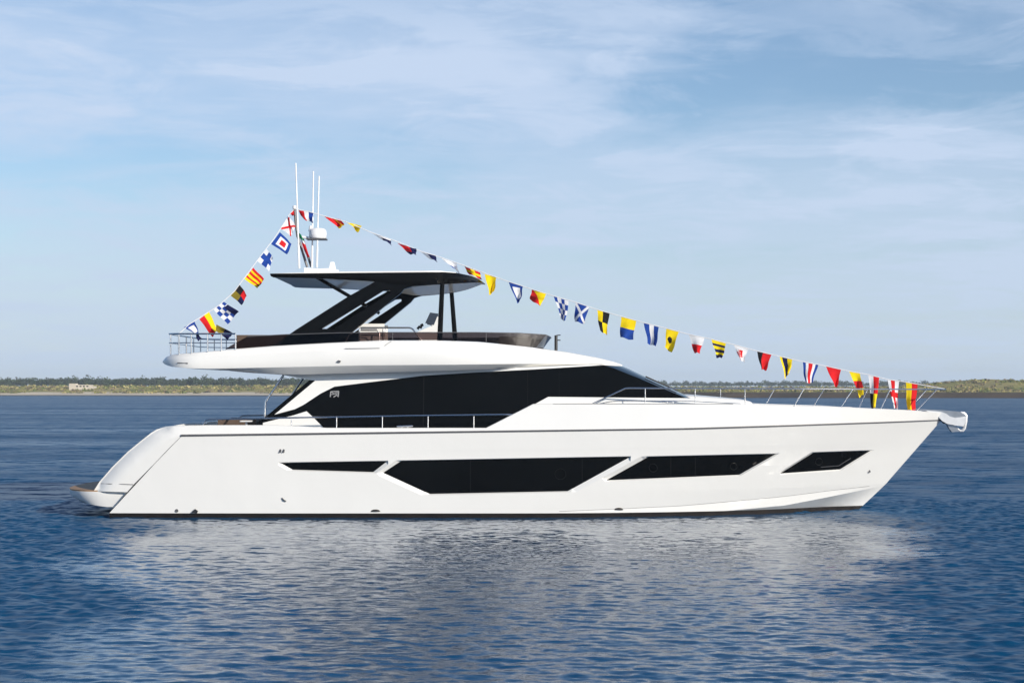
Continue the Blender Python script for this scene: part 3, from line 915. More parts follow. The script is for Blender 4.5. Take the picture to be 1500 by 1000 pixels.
for (xt, yt_, xb, yb_, Y, r) in ((648, 413, 644, 500, -1.95, 0.052), (660.5, 416, 667, 501, 1.9, 0.052)):
    mb = MB(); a, b = W(xt, yt_, Y), W(xb, yb_, Y); ra = 0.055
    d = Vector((1, 0, 0))
    rows = []
    for p, w in ((a, 0.056), (b, 0.068)):
        rows.append([p + Vector((w * math.cos(t), 0.06 * math.sin(t), 0)) for t in np.linspace(0, 2 * math.pi, 13)[:-1]])
    mb.grid(rows, closed=True); mb.build('roof_post', M['black'], ht)

# ------------------------------------------------------------------ mast, aerials, radar
mast = MB()
mast.tube([W(431.5, 305, 0), W(433.5, 330, 0), W(436, 347, 0)], 0.035)
mast.tube([W(436, 346, -0.12), W(450, 391, -0.2)], 0.032); mast.tube([W(442, 346, 0.12), W(456, 391, 0.2)], 0.032)
mast.tube([W(431.2, 301.5, 0), W(431.4, 306, 0)], 0.05, 1)
mast.tube([W(437, 346.5, 0), W(452, 348.5, 0)], 0.035, 1)
mast = mast.build('mast', [M['line'], M['white']], yacht)
mb = MB()
rows = []
c = W(465.5, 349.5, 0)
for z, r in ((0.0, 0.20), (0.03, 0.225), (0.12, 0.23), (0.20, 0.22), (0.25, 0.18), (0.27, 0.08), (0.272, 0.0)):
    rows.append([(c.x + (r * math.cos(a)) * (1.0 - 0.35 * (z / 0.27) * (0.5 - 0.5 * math.cos(a)) * 0), c.y + r * math.sin(a), c.z + z) for a in np.linspace(0, 2 * math.pi, 25)[:-1]])
mb.grid(rows, closed=True)
mb.tube([(c.x - 0.16, c.y, c.z + 0.2), (c.x - 0.19, c.y, c.z + 0.33)], [0.09, 0.03])
mb.build('radar_dome', M['white'], mast, angle=50)
mb = MB(); mb.box((c.x - 0.02, c.y, c.z - 0.02), (0.52, 0.34, 0.035)); mb.build('radar_bracket', M['line'], mast, bevel=0.008)
for (x0, y0, x1, y1, Y) in ((433.2, 239, 438.3, 393, -0.45), (459, 251, 457, 392, 0.1), (467.3, 258, 464, 392, 0.5)):
    mb = MB(); a, b = W(x0, y0, Y), W(x1, y1, Y)
    k = b + (a - b) * 0.22
    mb.tube([b, k, k + (a - b) * 0.01, a], [0.028, 0.026, 0.02, 0.017]); mb.build('whip_aerial', M['white'], mast)
mb = MB()
a, b = W(446, 396, -0.35), W(491, 389.5, -0.35)
mb.prism([(a.x, a.z - 0.05), (b.x, a.z - 0.05), (b.x, b.z - 0.06), (a.x + .4, b.z - 0.08), (a.x, b.z - 0.055)], -0.35, 0.35)
e = W(487.5, 384, -0.3)
mb.prism([(e.x - 0.05, e.z), (e.x + 0.02, e.z), (e.x + 0.06, b.z - 0.06), (e.x - 0.09, b.z - 0.06)], -0.30, -0.22)
mb.build('mast_base', M['white'], mast, bevel=0.01)

# ------------------------------------------------------------------ rails
def rail_pair(name, builder):
    mb = MB(); builder(mb); return build_sides(mb, name, M['steel'], yacht)
def railY(px):
    return -float(np.interp(px, [860, 945, 1018, 1092, 1177, 1249, 1304, 1345, 1372, 1386], [2.52, 2.5, 2.45, 2.38, 2.26, 1.86, 1.32, 0.85, 0.5, 0.05]))
def bow(mb):
    top = [W(x, float(np.interp(x, [918, 1000, 1387], [568.2, 568.6, 570.2])), railY(x)) for x in np.linspace(921, 1385.5, 40)]
    mb.tube([W(866, 592, -2.52), W(880, 585.5, -2.52), W(912, 570.3, -2.51), W(916, 568.6, -2.5)] + top, 0.017)
    for xt, yt_, xb, yb_ in ((945, 569, 945, 592.5), (1018, 569, 1018.5, 592.5), (1091, 569.5, 1091.5, 593), (1177, 570, 1163, 595), (1249, 570, 1231, 597.5), (1304, 570, 1290, 599), (1372, 570.5, 1342, 602)):
        Yt, Yb = railY(xt), railY(xt)
        mb.tube([W(xt, yt_, Yt), W(xb, yb_, Yb)], 0.013)
    mb.tube([W(x, float(np.interp(x, [872, 900, 1000, 1085], [592, 587, 586.8, 591])), -2.35) for x in np.linspace(872, 1085, 20)], 0.011)
rail_pair('bow_rail', bow)
def sider(mb):
    Y = -2.60
    mb.tube([W(297, 621.5, Y), W(301, 615.5, Y), W(306, 614, Y), W(370, 612.8, Y), W(440, 611.3, Y), W(500, 610.5, Y), W(600, 608.5, Y), W(745, 606.8, Y), W(752, 607.2, Y)], 0.020)
    for x, y in ((427, 624), (493, 628), (560, 628), (627, 628), (694, 628)):
        mb.tube([W(x, y, Y), W(x, 609.5, Y)], 0.016)
rail_pair('side_rail', sider)
mb = MB(); mb.tube([W(415.5, 549, -2.1), W(389, 588, -2.1), W(388, 607, -2.1), W(388, 625, -2.1)], 0.026)
build_sides(mb, 'overhang_support', M['steel'], yacht)
# cleats
for (x, y, w, Y) in ((593, 624.2, 24, -2.62), (981, 587.8, 24, -2.45), (640, 622, 24, 0)):
    if Y == 0: continue
    for s in (1, -1):
        mb = MB(); a, b, c = W(x - w / 2, y, Y), W(x + w / 2, y - 0.5, Y), W(x, y, Y)
        mb.tube([(p.x, p.y * s, p.z) for p in (a, a + (b - a) * 0.1, b - (b - a) * 0.1, b)], [0.014, 0.024, 0.024, 0.014])
        for dx in (-0.07, 0.07): mb.tube([(c.x + dx, c.y * s, c.z), (c.x + dx, c.y * s, c.z - 0.10)], 0.02)
        mb.build('cleat', M['steel'], yacht)
# cockpit table and seat seen over the quarter
mb = MB(); pbox(mb, 322, 372, 616.5, 640, -0.8, 1.2); mb.build('cockpit_sofa', M['brown'], yacht, bevel=0.05)
mb = MB(); mb.tube([W(361, 625, -1.2), W(361, 617, -1.2)], 0.03); mb.box(W(361, 616.5, -1.2), (0.3, 0.3, 0.03)); mb.build('cockpit_table', M['white'], yacht)

# ------------------------------------------------------------------ bow roller and anchor
mb = MB()
def bowp(x, y): p = W(x, y, 0); return (p.x, p.z)
side_pl = [bowp(*p) for p in ((1356, 601.5), (1376, 603), (1384, 606), (1389, 610), (1397, 612), (1412, 610.5), (1412, 617), (1409, 623.5), (1400, 622.5), (1386, 620), (1378.5, 616), (1372, 609))]
for y in (-0.15, 0.12): mb.prism(side_pl, y, y + 0.03)
roller = mb.build('bow_roller', M['plate'], yacht, bevel=0.008)
mb = MB(); mb.prism([bowp(*p) for p in ((1344, 599.5), (1366, 600.2), (1380, 601), (1404, 603.2), (1411, 607), (1411, 610), (1397, 611.5), (1389, 609.5), (1382, 605), (1362, 602.3))], -0.118, 0.118); mb.build('roller_bed', M['bed'], roller, bevel=0.01)
mb = MB(); mb.tube([W(1407, 604.5, 0), W(1412, 605.2, 0), W(1414.6, 608.5, 0), W(1414.4, 616, 0), W(1412.6, 627, 0), W(1410, 630.5, 0), W(1406, 630.8, 0), W(1400, 625.5, 0)], [0.04, 0.045, 0.05, 0.05, 0.045, 0.04, 0.035, 0.02]); mb.build('anchor_shank', M['plate'], roller)
mb = MB()
mb.prism([bowp(*p) for p in ((1387, 620.5), (1396, 622.5), (1400, 626), (1404, 631), (1394, 632), (1390, 627))], -0.07, 0.07)
mb.build('anchor', M['bed'], roller, bevel=0.01)
mb = MB(); mb.prism([bowp(*p) for p in ((1379.5, 615.5), (1382, 615.5), (1384, 620), (1381.5, 620))], -0.05, 0.05); mb.build('stem_fitting', M['dark'], yacht)

# ------------------------------------------------------------------ dressing lines and signal flags
fwd = [(432, 306), (452, 310), (475, 316.5), (507, 325), (545, 341), (582, 354), (616, 368), (646, 377), (680, 389), (711, 400.5), (745, 412.5), (779, 423.5), (811, 433.5), (843, 442.5), (875, 453.5),
       (911, 463.5), (943, 472.5), (977, 481), (1009, 489.5), (1042, 496.5), (1075, 504.5), (1109, 514), (1141, 521.5), (1176, 529.5), (1210, 536), (1244, 543.5), (1272, 548.5), (1300, 555.5), (1328, 559.5), (1384, 569.5)]
aft = [(431.5, 306), (424, 314), (414, 330), (401, 350), (384, 372), (364.5, 398), (343, 427), (321, 447), (299, 461), (277, 475), (263, 488)]
def aftY(py): return -float(np.interp(py, [306, 488], [0.0, 2.4]))
mb = MB(); mb.tube([W(x, y, 0) for x, y in fwd], 0.011, 0, 5)
tag(mb.build('dressing_line', CL['w'], None, origin=tuple(W(432, 306, 0))), 'thin white flag line running from masthead forward to the bow rail', 'flag line')
mb = MB(); mb.tube([W(x, y, aftY(y)) for x, y in aft], 0.011, 0, 5)
tag(mb.build('dressing_line', CL['w'], None, origin=tuple(W(431.5, 306, 0))), 'thin white flag line running from masthead down to the aft flybridge rail', 'flag line')

def flag(corners, fn, label, Y=None, group='signal flags on the forward line', amp=0.05, n=22, name='signal_flag', mid=None, ph=None):
    """corners: hoist start, hoist end, fly end, fly start (photo places); fn(u, v) -> colour letter; u along the line, v away from it."""
    ks = []
    c = [np.array(p, float) for p in corners]
    ph = random.uniform(0, 6.28) if ph is None else ph
    tw = random.uniform(-0.5, 0.5)
    vs, fs, ms = [], [], []
    for j in range(n + 1):
        v = j / n
        for i in range(n + 1):
            u = i / n
            p = (c[0] * (1 - u) + c[1] * u) * (1 - v) + (c[3] * (1 - u) + c[2] * u) * v
            if mid is not None: p = p + np.array(mid) * math.sin(math.pi * v)
            y0 = Y if Y is not None else aftY(c[0][1] * (1 - u) + c[1][1] * u)
            y = y0 + v * (amp * 1.5 * math.sin(ph + 5.2 * u + 2.0 * v) + 0.055 * math.sin(ph * 2 + 8 * v + 4 * u) + tw * 0.3 * (u - 0.5))
            p = p + np.array([1.1 * math.sin(ph + 6 * v) * v, 0.8 * math.sin(ph * 3 + 7 * u) * v * v])
            vs.append(tuple(W(p[0], p[1], y)))
    for j in range(n):
        for i in range(n):
            a = j * (n + 1) + i
            k = fn((i + 0.5) / n, (j + 0.5) / n)
            if k not in ks: ks.append(k)
            fs.append((a, a + n + 1, a + n + 2, a + 1)); ms.append(ks.index(k))
    mb = MB(); mb.v = vs; mb.f = fs; mb.m = ms
    o = mb.build(name, [CL[k] for k in ks], None, angle=180, origin=vs[0])
    return tag(o, label, 'flag', group)
def border(u, v, w=0.17): return u < w or u > 1 - w or v < w or v > 1 - w
def saltire(u, v, w=0.13): return abs(u - v) < w or abs(u + v - 1) < w
def plus(u, v, w=0.17): return abs(u - 0.5) < w or abs(v - 0.5) < w
FW = [
 ([(437, 308), (459, 311.5), (457.5, 327), (444, 321)], lambda u, v: 'r' if u < .38 else ('w' if u < .66 else 'b'), 'small red, white and blue striped flag just forward of the masthead'),
 ([(475, 317), (499, 321.5), (505, 330), (497, 335)], lambda u, v: 'y' if (abs(u - .62) < .07 or v > .86) else 'r', 'furled red flag with yellow slashes behind the radar dome'),
 ([(507, 325), (530, 331), (524, 341.5), (517, 332.5)], lambda u, v: 'y', 'plain yellow flag folded over near the masthead end of the forward line'),
 ([(545, 342), (572, 351), (574, 359), (560, 350.5)], lambda u, v: 'w' if u < .36 and v < .8 or v < .25 else 'n', 'wisp-like white and navy flag blown almost flat along the line'),
 ([(582, 356), (610, 364.5), (610, 373), (600.5, 372)], lambda u, v: 'r' if u < .6 and v < .75 else 'n', 'half-furled flag with thin red strip and navy end'),
 ([(616, 369), (638, 374.5), (641, 383.5), (630, 379)], lambda u, v: 'w' if u < .40 else 'n', 'half-furled flag with white strip and dark navy fly'),
 ([(646, 378), (669, 386), (672.5, 401), (662, 391)], lambda u, v: 'b' if (v > .62 and u < .45) else 'w', 'folded white flag with small blue corner above hardtop edge'),
 ([(680, 390), (703, 399), (706, 409.5), (687, 401.5)], lambda u, v: 'y' if plus(u, v, .14) else 'r', 'red flag with yellow upright cross over the front of the hardtop'),
 ([(710, 401.5), (727, 406), (724, 427), (717, 432.5)], lambda u, v: 'y', 'plain yellow flag hanging off the front tip of the hardtop'),
 ([(745, 413), (766, 419), (763, 438), (758, 445.5)], lambda u, v: 'b' if border(u, v, .2) or v > .8 else 'w', 'white flag with dark blue border, drawn to a point, hanging clear of the hardtop'),
 ([(779, 424), (800, 430), (792, 448.5), (776.5, 438)], lambda u, v: 'r' if v > u * 1.15 - .12 else 'y', 'diagonally split red and yellow flag on the forward line above the flybridge'),
 ([(811, 434), (833, 441), (829, 470), (823, 468)], lambda u, v: 'b' if (int(u * 4) + int(v * 4)) % 2 == 0 else 'w', 'blue and white chequered flag hanging to a narrow foot'),
 ([(843, 443.5), (863, 449), (856, 474), (841.5, 471)], lambda u, v: 'w' if saltire(u, v, .11) else 'b', 'blue flag with white diagonal cross'),
 ([(875, 454), (893, 459), (888, 491), (878, 484)], lambda u, v: 'y' if (u < .45) == (v < .5) else 'k', 'yellow and black quartered flag'),
 ([(910, 464), (932, 469.5), (927, 498), (908, 494)], lambda u, v: 'y' if v < .5 else 'b', 'flag with yellow upper half and blue lower half'),
 ([(943, 473), (965, 479), (961, 507), (949, 503)], lambda u, v: 'w' if .36 < u < .68 else 'b', 'flag of vertical blue, white and blue bands'),
 ([(976, 481.5), (994.5, 485.5), (984, 517), (974, 509)], lambda u, v: 'k' if ((u - .42) ** 2 * .55 + (v - .5) ** 2) < .027 else 'y', 'yellow flag with black disc in its middle'),
 ([(1009, 490), (1032, 495), (1025, 517), (1017.5, 516.5)], lambda u, v: 'w' if v < .5 else 'r', 'flag with white upper half and red lower half'),
 ([(1042, 497), (1063.5, 503), (1058, 524), (1050, 523.5)], lambda u, v: 'y' if int(v * 6) % 2 == 0 else 'n', 'flag of six yellow and navy horizontal stripes'),
 ([(1075, 505), (1096, 511), (1089.5, 531), (1084, 527)], lambda u, v: 'r' if (abs(u - .45) < .2 and .22 < v < .72 and not .36 < u - .25 * (v - .4) < .40) or (u < .25 and .4 < v < .95 and u > .08) else 'w', 'white flag with red diamond folded across its middle'),
 ([(1109, 514.5), (1130, 519.5), (1122, 542.5), (1115, 541)], lambda u, v: 'k' if u < .42 - .35 * v else 'r', 'red flag with black triangle along its left edge'),
 ([(1142, 522), (1161, 525.5), (1157, 546), (1151, 555)], lambda u, v: 'n' if .16 < u < .62 - .1 * v else 'y', 'yellow flag with broad navy band tapering downward'),
 ([(1176, 530), (1199, 534), (1189.5, 561), (1179, 560)], lambda u, v: 'b' if u < .2 or u > .8 else ('r' if .38 < u < .62 else 'w'), 'flag of blue, white, red, white and blue vertical stripes'),
 ([(1210, 536.5), (1232, 541), (1226, 567), (1223, 567)], lambda u, v: 'r', 'plain red flag hanging as a triangle towards the bow'),
 ([(1244, 544), (1259.5, 546.5), (1266, 577), (1260, 582)], lambda u, v: 'r' if .38 < v < .68 else 'y', 'twisted narrow flag, yellow with red in its middle, crossing the bow rail'),
 ([(1272, 549), (1288, 552), (1283, 598), (1277, 598)], lambda u, v: ('w' if u < .45 else 'r') if v < .55 else ('k' if u < .45 else 'y'), 'long flag, white and red above, black and yellow below'),
 ([(1300, 556), (1317, 558), (1314, 600), (1309, 597)], lambda u, v: 'r' if (abs(u - .45) < .17 or abs(v - .48) < .09) else 'w', 'long white flag with red upright cross by the bow'),
 ([(1327, 560), (1344, 562.5), (1341, 600.5), (1329, 600.5)], lambda u, v: 'y' if u < .5 else 'r', 'long yellow and red vertically halved flag, nearest the bow tip'),
]
for i, (c, fn, lab) in enumerate(FW):
    flag(c, fn, lab, Y=0.0, amp=0.05 if i > 8 else 0.09)
def tri4(u, v):
    return ('k' if u + v < 1 and u > v else 'o' if u + v < 1 else 'r' if u > v else 'n')
AW = [
 ([(431, 304.5), (425, 313.5), (429, 315.5), (434, 315.5)], lambda u, v: 'r', 'tiny dark red flag tucked in right at the masthead'),
 ([(423, 317.5), (411.5, 335), (427, 346), (434.5, 331)], lambda u, v: 'r' if saltire(u, v, .12) else 'w', 'white flag with red diagonal cross just below the masthead'),
 ([(410, 340), (397, 357.5), (421.5, 373.5), (428, 358)], lambda u, v: 'b' if border(u, v, .16) else ('r' if abs(u - .5) < .17 and abs(v - .5) < .2 else 'w'), 'blue bordered white flag with red block in its centre'),
 ([(391, 365), (377, 382), (395, 397), (400.5, 378)], lambda u, v: 'b' if plus(u, v, .17) else 'w', 'white flag with blue upright cross on the aft line'),
 ([(371, 392), (358, 408.5), (377, 423), (387, 409.5)], lambda u, v: 'r' if int((u + v * .0 + (1 - v) * 0) * 6 + .0) % 2 == 0 else 'y', 'flag of narrow red and yellow stripes on the aft line'),
 ([(351, 417), (338, 433), (355, 447.5), (362.5, 433)], lambda u, v: ('k' if v < .5 else 'r') if u < .5 else ('o' if v < .55 else 'n'), 'dark flag quartered in black, red, olive and navy'),
 ([(328, 442), (313, 453.5), (333, 475), (349.5, 456)], lambda u, v: 'n' if u < .35 and v > .25 else ('b' if (int(u * 4) + int(v * 4)) % 2 == 0 else 'w'), 'navy and white chequered flag crumpled on the aft line'),
 ([(306, 456.5), (292, 467.5), (311.5, 493), (319, 482)], lambda u, v: 'y' if u < .5 else 'r', 'large yellow and red halved flag above the aft flybridge rail'),
 ([(317, 475), (316, 484), (334, 498.5), (341.5, 488)], lambda u, v: 'o' if v < .5 else 'n', 'olive and navy flag folded behind the yellow and red one'),
 ([(285, 471), (269, 479.5), (288, 490), (292.5, 489)], lambda u, v: 'b' if border(u, v, .17) else 'w', 'white flag with blue border, lowest on the aft line'),
]
for c, fn, lab in AW: flag(c, fn, lab, group='signal flags on the aft line', amp=0.05)
flag([(287, 490), (291, 490), (296, 496), (289, 499)], lambda u, v: 'n', 'navy tail of bunting caught on the aft flybridge rail', Y=-2.42, group='signal flags on the aft line', amp=0.02, n=8)
flag([(434, 338), (441, 343.5), (455.5, 378), (450.5, 376)], lambda u, v: 'g' if v < .3 else ('w' if v < .45 else 'r'), 'limp green, white and red flag hanging down the mast legs', Y=-0.3, group=None, amp=0.04, n=14, name='courtesy_flag')

# ------------------------------------------------------------------ water
WAVE, RIPPLE, FARSLOPE = 0.029, 0.55, 0.95
def shore(X): return interp(X, [-1500, -400, -170, -60, 60, 150, 400, 1500], [600, 545, 525, 510, 425, 412, 402, 395]) + 2.2 * np.sin(X / 9.0) + 1.3 * np.sin(X / 3.7 + 1)
x0, x1, y0, y1, st = -18.0, 18.0, -29.0, 6.0, 0.04
gx = np.arange(x0, x1 + 1e-6, st); gy = np.arange(y0, y1 + 1e-6, st)
GX, GY = np.meshgrid(gx, gy)
Zw = np.zeros_like(GX)
for k in range(90):
    lam = 0.15 * (1.4 / 0.15) ** RNG.random()
    th = math.radians(78) + RNG.normal(0, 0.62)
    kx, ky = 2 * math.pi / lam * math.cos(th), 2 * math.pi / lam * math.sin(th)
    slope = WAVE * math.exp(-0.5 * (math.log(lam / 0.32) / 0.7) ** 2) * 1.45
    a = slope * lam / (2 * math.pi)
    ph = kx * GX + ky * GY + RNG.random() * 6.28
    Zw += a * np.sin(ph)
patch = 0.9 + 0.25 * np.sin(GX / 5.1 + 1 + 0.6 * np.sin(GY / 6)) * np.sin(GY / 7.3 + 0.4)
# the breeze comes over the far side: the water in the yacht's lee lies calmer
def lee(x, y):
    w = 0.9 * np.sin(y / 2.3 + 0.7 * np.sin(x / 1.7)) + 0.5 * np.sin(y / 0.9 + x)
    sh = np.clip((-2.6 - y) / 25.0, 0, 1.1)
    return smooth01((x + w * (1 - 0.5 * sh) + 10.5 - 5.4 * sh) / (2.4 - 1.0 * sh)) * smooth01((9.9 + w * (1 - 0.5 * sh) - 5.2 * sh - x) / (2.4 - 1.0 * sh)) * smooth01((0.0 - y) / 2.0) * (1 - 0.28 * smooth01((-6 - y) / 16.0))
LEE = lee(GX, GY)
CALM = 1 - 0.75 * LEE
Zw *= patch * CALM
fade = np.clip(np.minimum(np.minimum(GX - x0, x1 - GX), np.minimum(GY - y0, y1 - GY)) / 4.0, 0, 1)
FD = smooth01(fade)
Zw *= FD
nv = GX.size; nr, nc = GX.shape
idx = np.arange(nv).reshape(nr, nc)
quads = np.stack([idx[:-1, :-1], idx[:-1, 1:], idx[1:, 1:], idx[1:, :-1]], -1).reshape(-1, 4)
V = np.stack([GX.ravel(), GY.ravel(), Zw.ravel()], -1)
xa, xb, ya, yb2 = gx[0], gx[-1], gy[0], gy[-1]
O = 1250.0
ring = [(-O, -O, 0), (O, -O, 0), (O, O, 0), (-O, O, 0), (xa, ya, 0), (xb, ya, 0), (xb, yb2, 0), (xa, yb2, 0)]
R = np.array([(0, 1, 5, 4), (1, 2, 6, 5), (2, 3, 7, 6), (3, 0, 4, 7)]) + nv
V = np.concatenate([V, np.array(ring, float)]); Q = np.concatenate([quads, R])
me = bpy.data.meshes.new('water')
me.vertices.add(len(V)); me.vertices.foreach_set('co', V.ravel())
me.loops.add(len(Q) * 4); me.loops.foreach_set('vertex_index', Q.ravel().astype(np.int32))
me.polygons.add(len(Q)); me.polygons.foreach_set('loop_start', np.arange(0, len(Q) * 4, 4, dtype=np.int32))
me.polygons.foreach_set('use_smooth', np.ones(len(Q), bool))
me.update(calc_edges=True); me.validate()
at = me.attributes.new('calm', 'FLOAT', 'POINT'); at.data.foreach_set('value', np.concatenate([CALM.ravel(), np.ones(8)]).astype(np.float32))
at = me.attributes.new('waves', 'FLOAT', 'POINT'); at.data.foreach_set('value', np.concatenate([FD.ravel(), np.zeros(8)]).astype(np.float32))
wm = bpy.data.materials.new('sea_water'); wm.use_nodes = True
t = wm.node_tree; p = t.nodes["Principled BSDF"]
p.inputs['Base Color'].default_value = (0.0001, 0.053, 0.132, 1)
p.inputs['Roughness'].default_value = 0.06
p.inputs['IOR'].default_value = 1.333
geo = t.nodes.new("ShaderNodeNewGeometry")
def wslope(scale, sx, sy, rot, detail, amp):
    m = t.nodes.new("ShaderNodeMapping"); m.inputs['Scale'].default_value = (sx, sy, 1); m.inputs['Rotation'].default_value = (0, 0, rot)
    n = t.nodes.new("ShaderNodeTexNoise"); n.inputs['Scale'].default_value = scale; n.inputs['Detail'].default_value = detail; n.inputs['Roughness'].default_value = 0.55
    t.links.new(geo.outputs['Position'], m.inputs[0]); t.links.new(m.outputs[0], n.inputs['Vector'])
    v = t.nodes.new("ShaderNodeVectorMath"); v.operation = 'SUBTRACT'; v.inputs[1].default_value = (0.5, 0.5, 0.5)
    t.links.new(n.outputs['Color'], v.inputs[0])
    w = t.nodes.new("ShaderNodeVectorMath"); w.operation = 'MULTIPLY'; w.inputs[1].default_value = (amp * 2 * 0.6, amp * 2, 0)
    t.links.new(v.outputs[0], w.inputs[0]); return w.outputs[0]
def vadd(a, b):
    v = t.nodes.new("ShaderNodeVectorMath"); v.operation = 'ADD'; t.links.new(a, v.inputs[0]); t.links.new(b, v.inputs[1]); return v.outputs[0]
wa = t.nodes.new("ShaderNodeAttribute"); wa.attribute_name = 'waves'
inv = t.nodes.new("ShaderNodeMath"); inv.operation = 'SUBTRACT'; inv.inputs[0].default_value = 1.0; t.links.new(wa.outputs['Fac'], inv.inputs[1])
far = t.nodes.new("ShaderNodeVectorMath"); far.operation = 'SCALE'; t.links.new(wslope(1.3, 0.5, 1.0, 0.2, 3, FARSLOPE), far.inputs[0]); t.links.new(inv.outputs[0], far.inputs['Scale'])
ca = t.nodes.new("ShaderNodeAttribute"); ca.attribute_name = 'calm'
nr_ = t.nodes.new("ShaderNodeVectorMath"); nr_.operation = 'SCALE'; t.links.new(vadd(wslope(6.0, 0.5, 1.0, 0.15, 2, RIPPLE), wslope(12.0, 0.6, 1.0, -0.2, 1, RIPPLE * 0.4)), nr_.inputs[0]); t.links.new(ca.outputs['Fac'], nr_.inputs['Scale'])
sl = vadd(nr_.outputs[0], far.outputs[0])
def lerp(f, a, b):
    r = t.nodes.new("ShaderNodeMapRange"); t.links.new(f, r.inputs[0])
    for i, v in ((3, a), (4, b)):
        if isinstance(v, float): r.inputs[i].default_value = v
        else: t.links.new(v, r.inputs[i])
    return r.outputs[0]
# ripples too small to model: the micro-roughness, least in the calm lee
cr = t.nodes.new("ShaderNodeMapRange"); cr.inputs[1].default_value = 0.25; cr.inputs[2].default_value = 1.0; cr.inputs[3].default_value = 0.08; cr.inputs[4].default_value = 0.33
t.links.new(ca.outputs['Fac'], cr.inputs[0])
# gusts: broad streaks of smoother and rougher water farther out
mg = t.nodes.new("ShaderNodeMapping"); mg.inputs['Scale'].default_value = (0.012, 0.11, 1)
ng = t.nodes.new("ShaderNodeTexNoise"); ng.inputs['Scale'].default_value = 1.0; ng.inputs['Detail'].default_value = 5; ng.inputs['Roughness'].default_value = 0.6
t.links.new(geo.outputs['Position'], mg.inputs[0]); t.links.new(mg.outputs[0], ng.inputs['Vector'])
gr = t.nodes.new("ShaderNodeMapRange"); gr.inputs[1].default_value = 0.3; gr.inputs[2].default_value = 0.7; gr.inputs[3].default_value = 0.26; gr.inputs[4].default_value = 0.48
t.links.new(ng.outputs['Fac'], gr.inputs[0])
t.links.new(lerp(wa.outputs['Fac'], gr.outputs[0], cr.outputs[0]), p.inputs['Roughness'])
# broad calmer and rougher patches of wind
nm = t.nodes.new("ShaderNodeVectorMath"); nm.operation = 'NORMALIZE'
t.links.new(vadd(geo.outputs['Normal'], sl), nm.inputs[0]); t.links.new(nm.outputs[0], p.inputs['Normal'])
water = link('water', me, [wm]); water.location.z = -0.035; tag(water, 'rippled blue sea water reflecting the white hull', kind='structure')

# ------------------------------------------------------------------ far shore
gx = np.concatenate([np.linspace(-1250, -320, 40), np.linspace(-310, 310, 420), np.linspace(320, 1250, 40)])
ss = np.concatenate([[-12, -3, -0.5, 0.4, 1.2, 2.0, 3, 4.5], np.linspace(6, 90, 60), np.linspace(100, 620, 20), [680]])
GX, SS = np.meshgrid(gx, ss)
GY = shore(GX) + SS
lr = smooth01((GX + 20) / 60.0)                   # 0 = sandy shore, 1 = marsh bank
def fnoise(x, y, seed, n=24, l0=3, l1=40):
    r = np.random.default_rng(seed); z = np.zeros_like(x)
    for _ in range(n):
        lam = l0 * (l1 / l0) ** r.random(); th = r.random() * 6.28; ph = r.random() * 6.28
        z += np.sin((x * math.cos(th) + y * math.sin(th)) * 2 * math.pi / lam + ph)
    return z / math.sqrt(n / 2)
nz = fnoise(GX, GY, 3)
zl = interp(SS, [-12, -0.5, 1.0, 6, 14, 30, 60, 5500], [-2, -0.05, 0.25, 0.7, 1.1, 2.0, 2.6, 2.8])
zl = zl + smooth01((SS - 6) / 12) * 0.28 * nz
zr = interp(SS, [-12, -0.5, 0.4, 1.2, 2, 4, 20, 60, 120, 5500], [-2, -0.1, 0.6, 1.05, 1.35, 1.6, 1.85, 2.3, 2.7, 2.9])
zr = zr + smooth01((SS - 1) / 12) * 0.16 * nz
hump = 2.7 * np.exp(-((GX - 150) / 20.0) ** 2 - ((SS - 70) / 22.0) ** 2) + 1.0 * np.exp(-((GX - 178) / 18.0) ** 2 - ((SS - 80) / 25.0) ** 2)
ZL = zl * (1 - lr) + zr * lr + hump
LV = np.stack([GX, GY, ZL], -1)
mb = MB(); nr, nc = GX.shape
me = bpy.data.meshes.new('shore_land')
idx = np.arange(nr * nc).reshape(nr, nc)
Q = np.stack([idx[:-1, :-1], idx[:-1, 1:], idx[1:, 1:], idx[1:, :-1]], -1).reshape(-1, 4)
me.from_pydata(LV.reshape(-1, 3).tolist(), [], Q.tolist()); me.polygons.foreach_set('use_smooth', [True] * len(Q)); me.update()
at = me.attributes.new('marsh', 'FLOAT', 'POINT'); at.data.foreach_set('value', lr.ravel().astype(np.float32))
lm = bpy.data.materials.new('dune_ground'); lm.use_nodes = True
t = lm.node_tree; p = t.nodes["Principled BSDF"]; p.inputs['Roughness'].default_value = 0.95; p.inputs['Specular IOR Level'].default_value = 0.1
geo = t.nodes.new("ShaderNodeNewGeometry"); sp = t.nodes.new("ShaderNodeSeparateXYZ"); t.links.new(geo.outputs['Position'], sp.inputs[0])
def rng(v, a, b, c=0.0, d=1.0):
    r = t.nodes.new("ShaderNodeMapRange"); r.interpolation_type = 'SMOOTHSTEP'
    for i, q in enumerate((a, b, c, d)): r.inputs[i + 1].default_value = q
    t.links.new(v, r.inputs[0]); return r.outputs[0]
def mixc(f, a, b):
    m = t.nodes.new("ShaderNodeMix"); m.data_type = 'RGBA'
    for s, v in ((0, f), (6, a), (7, b)):
        if isinstance(v, (tuple, float)): m.inputs[s].default_value = v
        else: t.links.new(v, m.inputs[s])
    return m.outputs[2]
n1 = t.nodes.new("ShaderNodeTexNoise"); n1.inputs['Scale'].default_value = 0.16; n1.inputs['Detail'].default_value = 6
n2 = t.nodes.new("ShaderNodeTexNoise"); n2.inputs['Scale'].default_value = 0.05; n2.inputs['Detail'].default_value = 4
for n in (n1, n2): t.links.new(geo.outputs['Position'], n.inputs['Vector'])
veg = mixc(rng(n2.outputs['Fac'], 0.4, 0.6), (0.26, 0.24, 0.07, 1), (0.36, 0.29, 0.12, 1))
